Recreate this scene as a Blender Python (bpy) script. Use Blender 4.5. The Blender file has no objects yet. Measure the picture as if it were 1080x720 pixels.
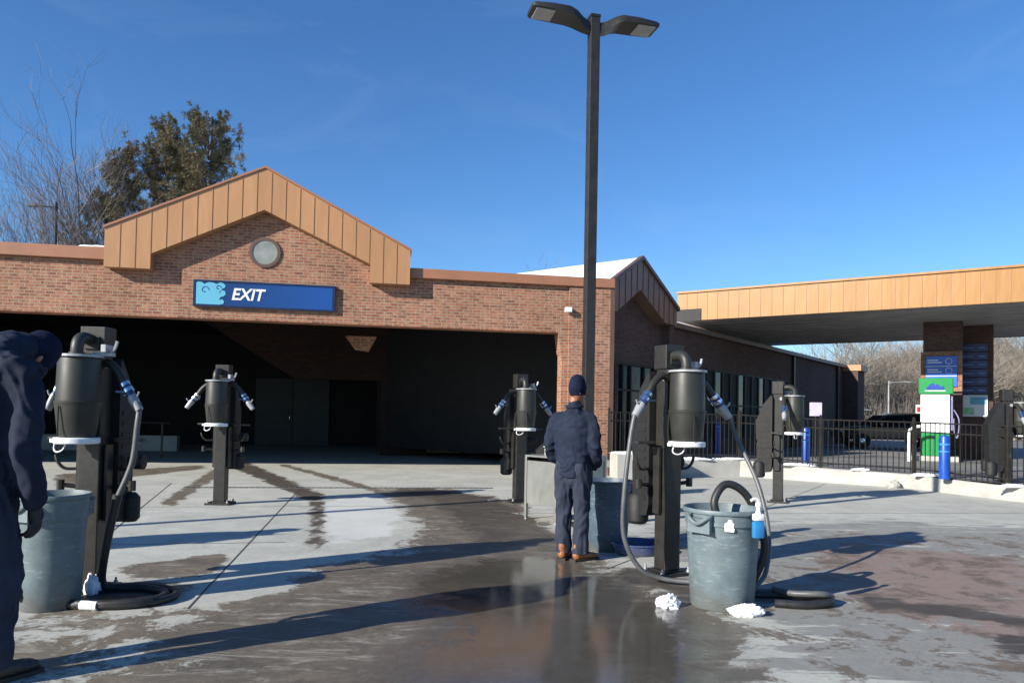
import bpy, bmesh, math, random
from mathutils import Vector, Matrix, noise
random.seed(7)
R = math.radians
S = bpy.context.scene
COL = S.collection

# ---------------------------------------------------------------- camera, sky, sun, exposure
cd = bpy.data.cameras.new('camera'); cam = bpy.data.objects.new('camera', cd); COL.objects.link(cam)
cam.location = (0, 0, 1.42)
cam.rotation_euler = (Matrix.Rotation(R(91.5), 3, 'X') @ Matrix.Rotation(R(1.1), 3, 'Z')).to_euler()
cd.sensor_width = 36; cd.lens = 26; cd.shift_y = .0524; cd.clip_end = 3000; cd.clip_start = .05
S.camera = cam
SUN_EL, SUN_ROT = 24, 233.6
W = bpy.data.worlds.new("World"); S.world = W; W.use_nodes = True
nt = W.node_tree; bg = nt.nodes['Background']
sky = nt.nodes.new('ShaderNodeTexSky'); sky.sky_type = 'NISHITA'; sky.sun_disc = False
sky.sun_elevation = R(SUN_EL); sky.sun_rotation = R(SUN_ROT)
sky.air_density = 1.0; sky.dust_density = 0.0; sky.ozone_density = 6.0; sky.altitude = 0
hs = nt.nodes.new('ShaderNodeHueSaturation'); hs.inputs['Saturation'].default_value = 1.1; hs.inputs['Hue'].default_value = .503; hs.inputs['Value'].default_value = 1.36
nt.links.new(sky.outputs[0], hs.inputs['Color']); tc_ = nt.nodes.new('ShaderNodeTexCoord'); mp_ = nt.nodes.new('ShaderNodeMapping'); mp_.inputs['Scale'].default_value = (1.2, 1.2, 3.2); mp_.inputs['Rotation'].default_value = (.5, .3, .2)
nt.links.new(tc_.outputs['Generated'], mp_.inputs[0])
cn_ = nt.nodes.new('ShaderNodeTexNoise'); cn_.inputs['Scale'].default_value = 3.2; cn_.inputs['Detail'].default_value = 7; cn_.inputs['Roughness'].default_value = .62; cn_.inputs['Distortion'].default_value = .9; nt.links.new(mp_.outputs[0], cn_.inputs['Vector'])
cr_ = nt.nodes.new('ShaderNodeMapRange'); cr_.inputs[1].default_value = .54; cr_.inputs[2].default_value = .85; cr_.inputs[3].default_value = 0; cr_.inputs[4].default_value = .07; nt.links.new(cn_.outputs['Fac'], cr_.inputs[0])
mx_ = nt.nodes.new('ShaderNodeMix'); mx_.data_type = 'RGBA'; nt.links.new(cr_.outputs[0], mx_.inputs[0]); nt.links.new(hs.outputs[0], mx_.inputs[6]); mx_.inputs[7].default_value = (6, 7, 8, 1)   # thin wisps of high cloud
nt.links.new(mx_.outputs[2], bg.inputs[0]); bg.inputs[1].default_value = .075
sl = bpy.data.lights.new('sun', 'SUN'); sl.energy = 5.0; sl.angle = R(.5); sl.color = (1, .93, .82)
sun = bpy.data.objects.new('sun', sl); COL.objects.link(sun)
sd = Vector((-.805 * math.cos(R(SUN_EL)), -.593 * math.cos(R(SUN_EL)), math.sin(R(SUN_EL))))
sun.rotation_euler = sd.to_track_quat('Z', 'Y').to_euler(); sun.location = (-20, -15, 20)
vs = S.view_settings; vs.view_transform = 'Standard'; vs.look = 'None'; vs.gamma = 1; vs.use_curve_mapping = False
vs.exposure = 0.75
S.render.engine = 'CYCLES'

# ---------------------------------------------------------------- materials
def srgb(r, g, b):
    f = lambda c: (c / 255 / 12.92) if c / 255 <= .04045 else ((c / 255 + .055) / 1.055) ** 2.4
    return (f(r), f(g), f(b), 1)
def newmat(name):
    m = bpy.data.materials.new(name); m.use_nodes = True
    t = m.node_tree; return m, t, t.nodes['Principled BSDF']
def N(t, k, **kw):
    n = t.nodes.new(k)
    for a, b in kw.items():
        if a in n.inputs.keys() if isinstance(a, str) else False: n.inputs[a].default_value = b
        else: setattr(n, a, b)
    return n
def noise_n(t, vec, scale, detail=4, rough=.55, dist=0):
    n = t.nodes.new('ShaderNodeTexNoise'); n.inputs['Scale'].default_value = scale
    n.inputs['Detail'].default_value = detail; n.inputs['Roughness'].default_value = rough
    n.inputs['Distortion'].default_value = dist
    if vec is not None: t.links.new(vec, n.inputs['Vector'])
    return n.outputs['Fac']
def ramp(t, fac, a, b, c0=(0, 0, 0, 1), c1=(1, 1, 1, 1)):
    n = t.nodes.new('ShaderNodeValToRGB'); t.links.new(fac, n.inputs[0])
    n.color_ramp.elements[0].position = a; n.color_ramp.elements[0].color = c0
    n.color_ramp.elements[1].position = b; n.color_ramp.elements[1].color = c1
    return n.outputs[0]
def mix(t, fac, a, b, mode='MIX'):
    n = t.nodes.new('ShaderNodeMix'); n.data_type = 'RGBA'; n.blend_type = mode
    for s, v in ((0, fac), (6, a), (7, b)):
        if hasattr(v, 'is_linked') or hasattr(v, 'links'): t.links.new(v, n.inputs[s])
        else: n.inputs[s].default_value = v
    return n.outputs[2]
def mth(t, op, a, b=None):
    n = t.nodes.new('ShaderNodeMath'); n.operation = op
    for i, v in enumerate((a, b)):
        if v is None: continue
        if hasattr(v, 'links'): t.links.new(v, n.inputs[i])
        else: n.inputs[i].default_value = v
    return n.outputs[0]
def bump(t, p, h, strength=.3, dist=.01):
    b = t.nodes.new('ShaderNodeBump'); b.inputs['Strength'].default_value = strength
    b.inputs['Distance'].default_value = dist
    t.links.new(h, b.inputs['Height']); t.links.new(b.outputs[0], p.inputs['Normal'])
def objc(t): return t.nodes.new('ShaderNodeTexCoord').outputs['Object']
def mat(name, col, rough=.5, metal=0, var=.25, scale=6, bmp=0, bscale=60, spec=.5, coat=0):
    """painted / plain surface with mottling, small roughness changes and optional bump"""
    m, t, p = newmat(name); v = objc(t)
    n = noise_n(t, v, scale, 6, .6)
    dark = tuple(c * (1 - var) for c in col[:3]) + (1,); light = tuple(min(1, c * (1 + var)) for c in col[:3]) + (1,)
    t.links.new(ramp(t, n, .3, .7, dark, light), p.inputs['Base Color'])
    r = t.nodes.new('ShaderNodeMapRange'); t.links.new(noise_n(t, v, scale * 3, 4), r.inputs[0])
    r.inputs[3].default_value = max(.02, rough - .12); r.inputs[4].default_value = min(1, rough + .12)
    t.links.new(r.outputs[0], p.inputs['Roughness'])
    p.inputs['Metallic'].default_value = metal; p.inputs['Specular IOR Level'].default_value = spec
    p.inputs['Coat Weight'].default_value = coat
    if bmp: bump(t, p, noise_n(t, v, bscale, 5), bmp, .01)
    return m
def panel(name, col, rough):
    m, t, p = newmat(name); v = objc(t)
    mp = t.nodes.new('ShaderNodeMapping'); mp.inputs['Scale'].default_value = (2.2, 2.2, .9); t.links.new(v, mp.inputs[0])
    st = ramp(t, noise_n(t, mp.outputs[0], 1, 6, .65), .25, .8, (.93, .925, .92, 1), (1.03, 1.03, 1.03, 1))
    mp2 = t.nodes.new('ShaderNodeMapping'); mp2.inputs['Scale'].default_value = (1 / .3067, 0, .25); t.links.new(v, mp2.inputs[0])
    wn = t.nodes.new('ShaderNodeTexWhiteNoise'); fl = t.nodes.new('ShaderNodeVectorMath'); fl.operation = 'FLOOR'; t.links.new(mp2.outputs[0], fl.inputs[0]); t.links.new(fl.outputs[0], wn.inputs[0])
    pv = ramp(t, wn.outputs[0], 0, 1, (.93, .925, .92, 1), (1.05, 1.05, 1.05, 1))
    t.links.new(mix(t, 1, mix(t, 1, col, st, 'MULTIPLY'), pv, 'MULTIPLY'), p.inputs['Base Color']); p.inputs['Roughness'].default_value = rough
    mp3 = t.nodes.new('ShaderNodeMapping'); mp3.inputs['Scale'].default_value = (3.2, 1, .9); t.links.new(v, mp3.inputs[0])
    bump(t, p, noise_n(t, mp3.outputs[0], 1.1, 2, .4), .4, .03); return m
def brick(name, c1, c2, c3, mortar, var=.4):
    m, t, p = newmat(name); v = objc(t)
    sx = t.nodes.new('ShaderNodeSeparateXYZ'); t.links.new(v, sx.inputs[0])
    h = mth(t, 'ADD', sx.outputs[0], sx.outputs[1])
    cb = t.nodes.new('ShaderNodeCombineXYZ'); t.links.new(h, cb.inputs[0]); t.links.new(sx.outputs[2], cb.inputs[1])
    b = t.nodes.new('ShaderNodeTexBrick'); t.links.new(cb.outputs[0], b.inputs['Vector'])
    b.inputs['Scale'].default_value = 1; b.inputs['Brick Width'].default_value = .203
    b.inputs['Row Height'].default_value = .0677; b.inputs['Mortar Size'].default_value = .0062
    b.inputs['Mortar Smooth'].default_value = .2; b.inputs['Bias'].default_value = -.1
    b.inputs['Color1'].default_value = c1; b.inputs['Color2'].default_value = c2; b.inputs['Mortar'].default_value = mortar
    # a third tone on some of the bricks
    b2 = t.nodes.new('ShaderNodeTexBrick'); t.links.new(cb.outputs[0], b2.inputs['Vector'])
    for k, q in (('Scale', 1), ('Brick Width', .203), ('Row Height', .0677), ('Mortar Size', 0), ('Bias', -.45)): b2.inputs[k].default_value = q
    b2.inputs['Color1'].default_value = (0, 0, 0, 1); b2.inputs['Color2'].default_value = (1, 1, 1, 1); b2.offset = .5
    wn = noise_n(t, cb.outputs[0], 7, 3, .7)
    sel = mth(t, 'MULTIPLY', mth(t, 'GREATER_THAN', wn, .53), mth(t, 'SUBTRACT', 1, b.outputs['Fac']))
    c = mix(t, mth(t, 'MULTIPLY', sel, .42), b.outputs['Color'], c3)
    big = ramp(t, noise_n(t, v, .7, 4), .35, .7, (.86, .84, .82, 1), (1.1, 1.1, 1.1, 1))
    fine = ramp(t, noise_n(t, v, 45, 3), .3, .7, (.8, .8, .8, 1), (1.15, 1.15, 1.15, 1))
    c = mix(t, 1, mix(t, 1, c, big, 'MULTIPLY'), fine, 'MULTIPLY')
    t.links.new(c, p.inputs['Base Color']); p.inputs['Roughness'].default_value = .88
    p.inputs['Specular IOR Level'].default_value = .25
    bump(t, p, mth(t, 'ADD', mth(t, 'MULTIPLY', b.outputs['Fac'], -1), mth(t, 'MULTIPLY', noise_n(t, v, 80, 2), .35)), .55, .008)
    return m
M = {}
M['brick'] = brick('facade_brick', srgb(156, 104, 82), srgb(118, 76, 62), srgb(172, 138, 108), srgb(158, 148, 132))
M['brick_dark'] = brick('brown_brick', srgb(100, 72, 66), srgb(74, 56, 52), srgb(96, 80, 74), srgb(94, 88, 84))
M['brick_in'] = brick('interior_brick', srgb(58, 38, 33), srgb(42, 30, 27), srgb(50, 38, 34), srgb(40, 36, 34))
M['orange'] = panel('orange_panel', srgb(174, 130, 90), .42)
M['orange_canopy'] = panel('canopy_panel', srgb(154, 108, 47), .45)  # the canopy's own yellower orange
M['coping'] = mat('copper_brown_coping', srgb(150, 104, 78), .45, 0, .1, 2)
M['brown_trim'] = mat('brown_trim', srgb(92, 70, 62), .5, 0, .12, 2)
M['seam'] = mat('panel_seam', srgb(152, 110, 72), .5, 0, .1, 2)
M['bronze'] = mat('dark_bronze_paint', (.021, .019, .016, 1), .42, 0, .35, 9, .06, 90)
M['barrel'] = mat('barrel_paint', (.022, .0225, .018, 1), .5, 0, .3, 4, .08, 70)
M['black'] = mat('black_plastic', (.008, .008, .008, 1), .65, 0, .4, 10)
M['rubber'] = mat('black_rubber_hose', (.02, .02, .021, 1), .5, 0, .4, 14)
M['greyhose'] = mat('grey_hose', (.085, .088, .09, 1), .45, 0, .25, 12)
M['chrome'] = mat('chrome', (.75, .76, .78, 1), .2, 1, .1, 12)
M['steel'] = mat('brushed_steel', (.33, .33, .30, 1), .42, .7, .15, 3, .08, 40)
M['galv'] = mat('pale_cuff', (.33, .34, .35, 1), .4, .2, .25, 14)
M['white'] = mat('white_paint', (.75, .76, .76, 1), .45, 0, .08, 5)
M['snow'] = mat('snow', (.82, .84, .87, 1), .7, 0, .06, 20, .6, 30)
M['roofwhite'] = mat('snowy_roof', (.78, .82, .88, 1), .6, 0, .1, 1.5, .2, 6)
M['blueclamp'] = mat('blue_clamp', srgb(58, 78, 112), .35, .5, .2, 12)
M['can'] = None
M['signblue'] = mat('sign_blue', srgb(28, 84, 160), .35, 0, .08, 1)
M['cyan'] = mat('sign_light_blue', srgb(96, 170, 196), .4, 0, .04, 1)
M['signdark'] = mat('dark_navy_panel', srgb(20, 36, 84), .35, 0, .2, 2)
M['green'] = mat('green_panel', srgb(26, 132, 66), .35, 0, .08, 3)
M['bollard'] = mat('blue_bollard', srgb(18, 70, 160), .35, 0, .15, 4)
M['glass'] = mat('dark_glass', (.010, .011, .014, 1), .14, 0, .2, 1, spec=.12)
M['greyglass'] = mat('grey_blind_glass', (.020, .020, .022, 1), .6, 0, .25, 1.4, spec=.08)
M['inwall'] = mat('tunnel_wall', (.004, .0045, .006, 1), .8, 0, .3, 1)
M['teal'] = mat('teal_door', (.017, .026, .031, 1), .6, 0, .15, 2)
M['curb'] = mat('curb_concrete', (.37, .365, .335, 1), .85, 0, .16, 2.5, .35, 30)
M['soffit'] = mat('canopy_soffit', (.36, .34, .32, 1), .5, 0, .2, 1.2)
M['navy'] = mat('navy_jacket', (.011, .017, .036, 1), .82, 0, .3, 5, .35, 220, spec=.25)
M['navy2'] = mat('navy_work_trousers', (.026, .033, .054, 1), .85, 0, .3, 5, .35, 220, spec=.25)
M['beanie'] = mat('navy_knit', (.010, .014, .034, 1), .95, 0, .3, 12, .6, 160, spec=.1)
M['boot'] = mat('tan_boot', srgb(136, 86, 50), .55, 0, .25, 14, .2, 80)
M['bootdark'] = mat('dark_boot', (.035, .028, .024, 1), .55, 0, .3, 14)
M['sole'] = mat('boot_sole', (.03, .025, .02, 1), .8)
M['skin'] = mat('skin', srgb(150, 100, 76), .5, 0, .1, 20)
M['glove'] = mat('black_glove', (.02, .02, .025, 1), .7)
M['rag'] = mat('white_rag', (.78, .79, .82, 1), .9, 0, .06, 14, .4, 60)
M['carpaint'] = mat('black_car_paint', (.008, .009, .011, 1), .15, 0, .2, 2, coat=.6)
M['tyre'] = mat('tyre', (.015, .015, .015, 1), .8)
M['redlight'] = mat('red_lens', (.4, .02, .02, 1), .3)
M['bark'] = mat('bark', (.13, .11, .10, 1), .9, 0, .3, 3)
M['barkd'] = mat('dark_bark', (.075, .062, .05, 1), .9, 0, .3, 3)
M['twigfar'] = mat('far_twig', (.23, .20, .165, 1), .9, 0, .3, .15)
M['twig'] = mat('grey_twig', (.19, .16, .145, 1), .9, 0, .25, .6)
M['liquid'] = mat('blue_cleaner', srgb(44, 120, 175), .15, 0, .05, 5)
M['lens'] = mat('led_lens', (.34, .34, .33, 1), .3, 0, .1, 8)
M['beige'] = mat('beige_box', (.55, .52, .45, 1), .6)
M['grate'] = mat('drain_grate', (.14, .14, .135, 1), .6, .3, .2, 8)
M['drainhole'] = mat('drain_slot', (.008, .008, .008, 1), .9)
M['joint'] = mat('joint_filler', (.06, .055, .05, 1), .95, 0, .4, 3)
M['manhole'] = mat('iron_cover', (.035, .03, .03, 1), .6, .3, .3, 12, .4, 40)

def can_mat(name, base):
    m, t, p = newmat(name); v = objc(t)
    a = noise_n(t, v, 5, 6, .7)
    st = t.nodes.new('ShaderNodeMapping'); st.inputs['Scale'].default_value = (7, 7, 38); st.inputs['Rotation'].default_value = (.2, .15, 0)
    t.links.new(v, st.inputs[0])
    scr = ramp(t, noise_n(t, st.outputs[0], 1.3, 6, .75), .56, .66)
    c = ramp(t, a, .3, .72, tuple(k * .72 for k in base[:3]) + (1,), tuple(k * 1.2 for k in base[:3]) + (1,))
    c = mix(t, mth(t, 'MULTIPLY', scr, .35), c, (.38, .43, .44, 1))
    sz = t.nodes.new('ShaderNodeSeparateXYZ'); t.links.new(v, sz.inputs[0])
    gr = ramp(t, mth(t, 'ADD', sz.outputs[2], mth(t, 'MULTIPLY', mth(t, 'SUBTRACT', a, .5), .35)), .02, .16, (1, 1, 1, 1), (0, 0, 0, 1))
    c = mix(t, mth(t, 'MULTIPLY', gr, .5), c, (.12, .10, .08, 1))
    t.links.new(c, p.inputs['Base Color']); p.inputs['Roughness'].default_value = .5
    bump(t, p, noise_n(t, v, 30, 4), .12, .01); return m
M['can'] = can_mat('grey_can_plastic', srgb(98, 112, 116))
M['canblue'] = can_mat('navy_can_plastic', srgb(66, 84, 100))
M['tub'] = can_mat('blue_tub_plastic', srgb(30, 62, 120))

def pine_mat():
    m, t, p = newmat('pine_needles')
    g = t.nodes.new('ShaderNodeNewGeometry')
    n = noise_n(t, objc(t), .9, 4, .6)
    c = ramp(t, n, .35, .65, (.11, .115, .06, 1), (.27, .203, .115, 1))
    rr = ramp(t, g.outputs['Random Per Island'], 0, 1, (.6, .62, .6, 1), (1.35, 1.3, 1.2, 1))
    t.links.new(mix(t, 1, c, rr, 'MULTIPLY'), p.inputs['Base Color']); p.inputs['Roughness'].default_value = .8
    return m
M['needles'] = pine_mat()

def ground_mat():
    m, t, p = newmat('wash_bay_concrete'); v = objc(t)
    def at(n):
        a = t.nodes.new('ShaderNodeAttribute'); a.attribute_name = n; return a.outputs['Fac']
    n1 = noise_n(t, v, .55, 8, .6); n2 = noise_n(t, v, 2.2, 10, .74, .5); n3 = noise_n(t, v, 16, 8, .72)
    n4 = noise_n(t, v, 120, 3, .6)
    sp = t.nodes.new('ShaderNodeMapping'); sp.inputs['Rotation'].default_value = (0, 0, R(-12)); sp.inputs['Scale'].default_value = (.55, 2.2, 1)
    t.links.new(v, sp.inputs[0]); ns = noise_n(t, sp.outputs[0], 1.6, 9, .72, .5)
    dry = ramp(t, n2, .28, .74, (.355, .36, .32, 1), (.52, .525, .47, 1))
    dry = mix(t, .55, dry, ramp(t, n3, .3, .7, (.72, .72, .71, 1), (1.12, 1.12, 1.12, 1)), 'MULTIPLY')
    dry = mix(t, .5, dry, ramp(t, n1, .35, .65, (.8, .79, .77, 1), (1.12, 1.12, 1.1, 1)), 'MULTIPLY')
    # grey salt film
    # worn grey zone
    grey = mth(t, 'ADD', at('grey'), mth(t, 'MULTIPLY', mth(t, 'SUBTRACT', ns, .53), 3.2))
    grey = ramp(t, grey, .44, .54)
    dry = mix(t, mth(t, 'MULTIPLY', grey, .92), dry, ramp(t, n2, .3, .7, (.15, .152, .14, 1), (.30, .305, .28, 1)))
    rust = mth(t, 'ADD', at('rust'), mth(t, 'MULTIPLY', mth(t, 'SUBTRACT', n2, .5), 2.6))
    rust = ramp(t, rust, .44, .56)
    dry = mix(t, mth(t, 'MULTIPLY', rust, .8), dry, ramp(t, n3, .3, .7, (.17, .115, .088, 1), (.30, .203, .17, 1)))
    wh = ramp(t, mth(t, 'ADD', at('white'), mth(t, 'MULTIPLY', mth(t, 'SUBTRACT', n2, .5), 1.5)), .45, .62)
    dry = mix(t, mth(t, 'MULTIPLY', wh, .5), dry, (.62, .63, .60, 1))
    wa = mth(t, 'ADD', mth(t, 'ADD', at('wet'), mth(t, 'MULTIPLY', mth(t, 'SUBTRACT', n2, .5), 2.0)), mth(t, 'MULTIPLY', mth(t, 'SUBTRACT', n3, .5), .8))
    wet = ramp(t, wa, .42, .56)
    ga = mth(t, 'ADD', at('gloss'), mth(t, 'MULTIPLY', mth(t, 'SUBTRACT', n2, .5), 1.5))
    gl = mth(t, 'MULTIPLY', ramp(t, ga, .38, .72), wet)
    wetc = ramp(t, n2, .3, .72, (.045, .034, .021, 1), (.155, .118, .078, 1))
    wetc = mix(t, .9, wetc, ramp(t, n3, .3, .7, (.62, .62, .62, 1), (1.3, 1.3, 1.3, 1)), 'MULTIPLY')
    salt = mth(t, 'MULTIPLY', ramp(t, noise_n(t, sp.outputs[0], 2.2, 11, .8, .8), .53, .62), mth(t, 'SUBTRACT', 1, gl))
    wetc = mix(t, mth(t, 'MULTIPLY', salt, .55), wetc, (.42, .40, .34, 1))
    wetc = mix(t, mth(t, 'MULTIPLY', gl, .75), wetc, (.022, .019, .015, 1))
    c = mix(t, mth(t, 'MULTIPLY', wet, .9), dry, wetc)
    c = mix(t, mth(t, 'MULTIPLY', ramp(t, mth(t, 'ADD', at('dark'), mth(t, 'MULTIPLY', mth(t, 'SUBTRACT', n2, .5), 1.8)), .42, .58), .62), c, (.028, .023, .016, 1))
    ox = ramp(t, noise_n(t, v, 1.1, 6, .7, 1), .62, .72)
    c = mix(t, mth(t, 'MULTIPLY', ox, .3), c, (.30, .15, .08, 1))
    t.links.new(c, p.inputs['Base Color'])
    ro = mix(t, wet, ramp(t, n3, .2, .8, (.78, .78, .78, 1), (.95, .95, .95, 1)), ramp(t, n3, .3, .7, (.5, .5, .5, 1), (.72, .72, .72, 1)))
    ro = mix(t, gl, ro, ramp(t, n2, .35, .65, (.05, .05, .05, 1), (.16, .16, .16, 1)))
    t.links.new(ro, p.inputs['Roughness'])
    b = t.nodes.new('ShaderNodeBump'); b.inputs['Distance'].default_value = .01
    hh = mth(t, 'ADD', mth(t, 'MULTIPLY', n3, .6), mth(t, 'MULTIPLY', n4, .35))
    t.links.new(hh, b.inputs['Height']); t.links.new(mth(t, 'SUBTRACT', .5, mth(t, 'MULTIPLY', gl, .46)), b.inputs['Strength'])
    t.links.new(b.outputs[0], p.inputs['Normal'])
    return m
M['ground'] = ground_mat()
def lot_mat():
    m, t, p = newmat('worn_asphalt'); v = objc(t)
    c = ramp(t, noise_n(t, v, .5, 9, .65), .35, .68, (.10, .10, .10, 1), (.26, .255, .24, 1))
    c = mix(t, .6, c, ramp(t, noise_n(t, v, 9, 6), .3, .7, (.75, .75, .75, 1), (1.2, 1.2, 1.2, 1)), 'MULTIPLY')
    t.links.new(c, p.inputs['Base Color']); p.inputs['Roughness'].default_value = .7
    bump(t, p, noise_n(t, v, 60, 4), .4, .01); return m
M['lot'] = lot_mat()
M['fargrass'] = mat('winter_grass', (.16, .13, .08, 1), .95, 0, .35, .3)

# ---------------------------------------------------------------- mesh helpers
class MB:
    def __init__(s): s.v = []; s.f = []; s.smooth = False
    def add(s, vs, fs):
        k = len(s.v); s.v += [tuple(v) for v in vs]; s.f += [tuple(i + k for i in f) for f in fs]; return s
    def box(s, x0, x1, y0, y1, z0, z1, bv=0, mat=None):
        if bv:
            bm = bmesh.new(); bmesh.ops.create_cube(bm, size=1)
            for v in bm.verts: v.co = ((x0 + x1) / 2 + v.co.x * (x1 - x0), (y0 + y1) / 2 + v.co.y * (y1 - y0), (z0 + z1) / 2 + v.co.z * (z1 - z0))
            bmesh.ops.bevel(bm, geom=bm.edges[:], offset=bv, segments=2, affect='EDGES', profile=.5)
            bm.verts.index_update(); vs = [v.co.copy() for v in bm.verts]; fs = [[v.index for v in f.verts] for f in bm.faces]; bm.free()
        else:
            vs = [Vector(p) for p in ((x0, y0, z0), (x1, y0, z0), (x1, y1, z0), (x0, y1, z0), (x0, y0, z1), (x1, y0, z1), (x1, y1, z1), (x0, y1, z1))]
            fs = [(0, 3, 2, 1), (4, 5, 6, 7), (0, 1, 5, 4), (1, 2, 6, 5), (2, 3, 7, 6), (3, 0, 4, 7)]
        if mat is not None: vs = [mat @ v for v in vs]
        return s.add(vs, fs)
    def prism(s, pts, y0, y1, plane='xz'):
        """closed polygon in x,z (or x,y) extruded from y0 to y1 (or z)"""
        n = len(pts)
        if plane == 'xz': a = [(x, y0, z) for x, z in pts]; b = [(x, y1, z) for x, z in pts]
        elif plane == 'yz': a = [(y0, x, z) for x, z in pts]; b = [(y1, x, z) for x, z in pts]
        else: a = [(x, y, y0) for x, y in pts]; b = [(x, y, y1) for x, y in pts]
        return s.add(a + b, [tuple(range(n)), tuple(range(2 * n - 1, n - 1, -1))] + [(i, i + n, (i + 1) % n + n, (i + 1) % n) for i in range(n)])
    def lathe(s, prof, c=(0, 0, 0), n=28, mat=None):
        vs = []; fs = []
        for r, z in prof:
            for i in range(n):
                a = 2 * math.pi * i / n; v = Vector((c[0] + r * math.cos(a), c[1] + r * math.sin(a), c[2] + z)); vs.append(mat @ v if mat is not None else v)
        m = len(prof)
        for j in range(m - 1):
            for i in range(n): fs.append((j * n + i, j * n + (i + 1) % n, (j + 1) * n + (i + 1) % n, (j + 1) * n + i))
        if prof[0][0] > 1e-4: fs.append(tuple(range(n - 1, -1, -1)))
        if prof[-1][0] > 1e-4: fs.append(tuple((m - 1) * n + i for i in range(n)))
        return s.add(vs, fs)
    def tube(s, pts, r, n=10, smooth=True, sub=6, cap=True):
        P = [Vector(p) for p in pts]
        rr = r if isinstance(r, (list, tuple)) else [r] * len(P)
        if smooth and len(P) > 2:
            Q = []; RR = []
            for i in range(len(P) - 1):
                a = P[max(i - 1, 0)]; b = P[i]; c = P[i + 1]; d = P[min(i + 2, len(P) - 1)]
                for k in range(sub):
                    t = k / sub; t2 = t * t; t3 = t2 * t
                    Q.append(.5 * ((2 * b) + (c - a) * t + (2 * a - 5 * b + 4 * c - d) * t2 + (3 * b - a - 3 * c + d) * t3)); RR.append(rr[i] * (1 - t) + rr[i + 1] * t)
            Q.append(P[-1]); RR.append(rr[-1]); P = Q; rr = RR
        vs = []; fs = []; up = None
        for i, p in enumerate(P):
            d = (P[min(i + 1, len(P) - 1)] - P[max(i - 1, 0)]).normalized()
            if up is None:
                up = Vector((0, 0, 1)) if abs(d.z) < .9 else Vector((1, 0, 0))
            x = up.cross(d).normalized(); up = d.cross(x).normalized()
            for k in range(n):
                a = 2 * math.pi * k / n; vs.append(p + (x * math.cos(a) + up * math.sin(a)) * rr[i])
        for i in range(len(P) - 1):
            for k in range(n): fs.append((i * n + k, i * n + (k + 1) % n, (i + 1) * n + (k + 1) % n, (i + 1) * n + k))
        if cap: fs.append(tuple(range(n - 1, -1, -1))); fs.append(tuple((len(P) - 1) * n + k for k in range(n)))
        return s.add(vs, fs)
    def build(s, name, m, parent=None, smooth=False, world=False):
        me = bpy.data.meshes.new(name)
        vs = s.v
        if world and parent is not None:
            inv = wm(parent).inverted(); vs = [tuple(inv @ Vector(v)) for v in vs]
        me.from_pydata(vs, [], s.f); me.update()
        bm = bmesh.new(); bm.from_mesh(me); bmesh.ops.recalc_face_normals(bm, faces=bm.faces); bm.to_mesh(me); bm.free()
        if m: me.materials.append(m)
        if smooth:
            for p in me.polygons: p.use_smooth = True
            try: me.set_sharp_from_angle(angle=R(38))
            except Exception: pass
        o = bpy.data.objects.new(name, me); COL.objects.link(o)
        if parent is not None: o.parent = parent
        return o
def wm(o):
    m = Matrix.LocRotScale(o.location, o.rotation_euler, o.scale)
    return wm(o.parent) @ m if o.parent else m
def tag(o, label=None, cat=None, group=None, kind=None):
    if label: o['label'] = label
    if cat: o['category'] = cat
    if group: o['group'] = group
    if kind: o['kind'] = kind
    return o
def thing(name, label, cat, loc=(0, 0, 0), rz=0, group=None):
    o = bpy.data.objects.new(name, None); COL.objects.link(o); o.location = loc; o.rotation_euler = (0, 0, rz)
    o.empty_display_size = .2
    return tag(o, label, cat, group)
KIDS = {}
def copy_tree(o, parent=None):
    c = o.copy(); COL.objects.link(c); c.parent = parent
    for ch in [q for q in list(COL.objects) if q.parent == o]: copy_tree(ch, c)
    return c

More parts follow.
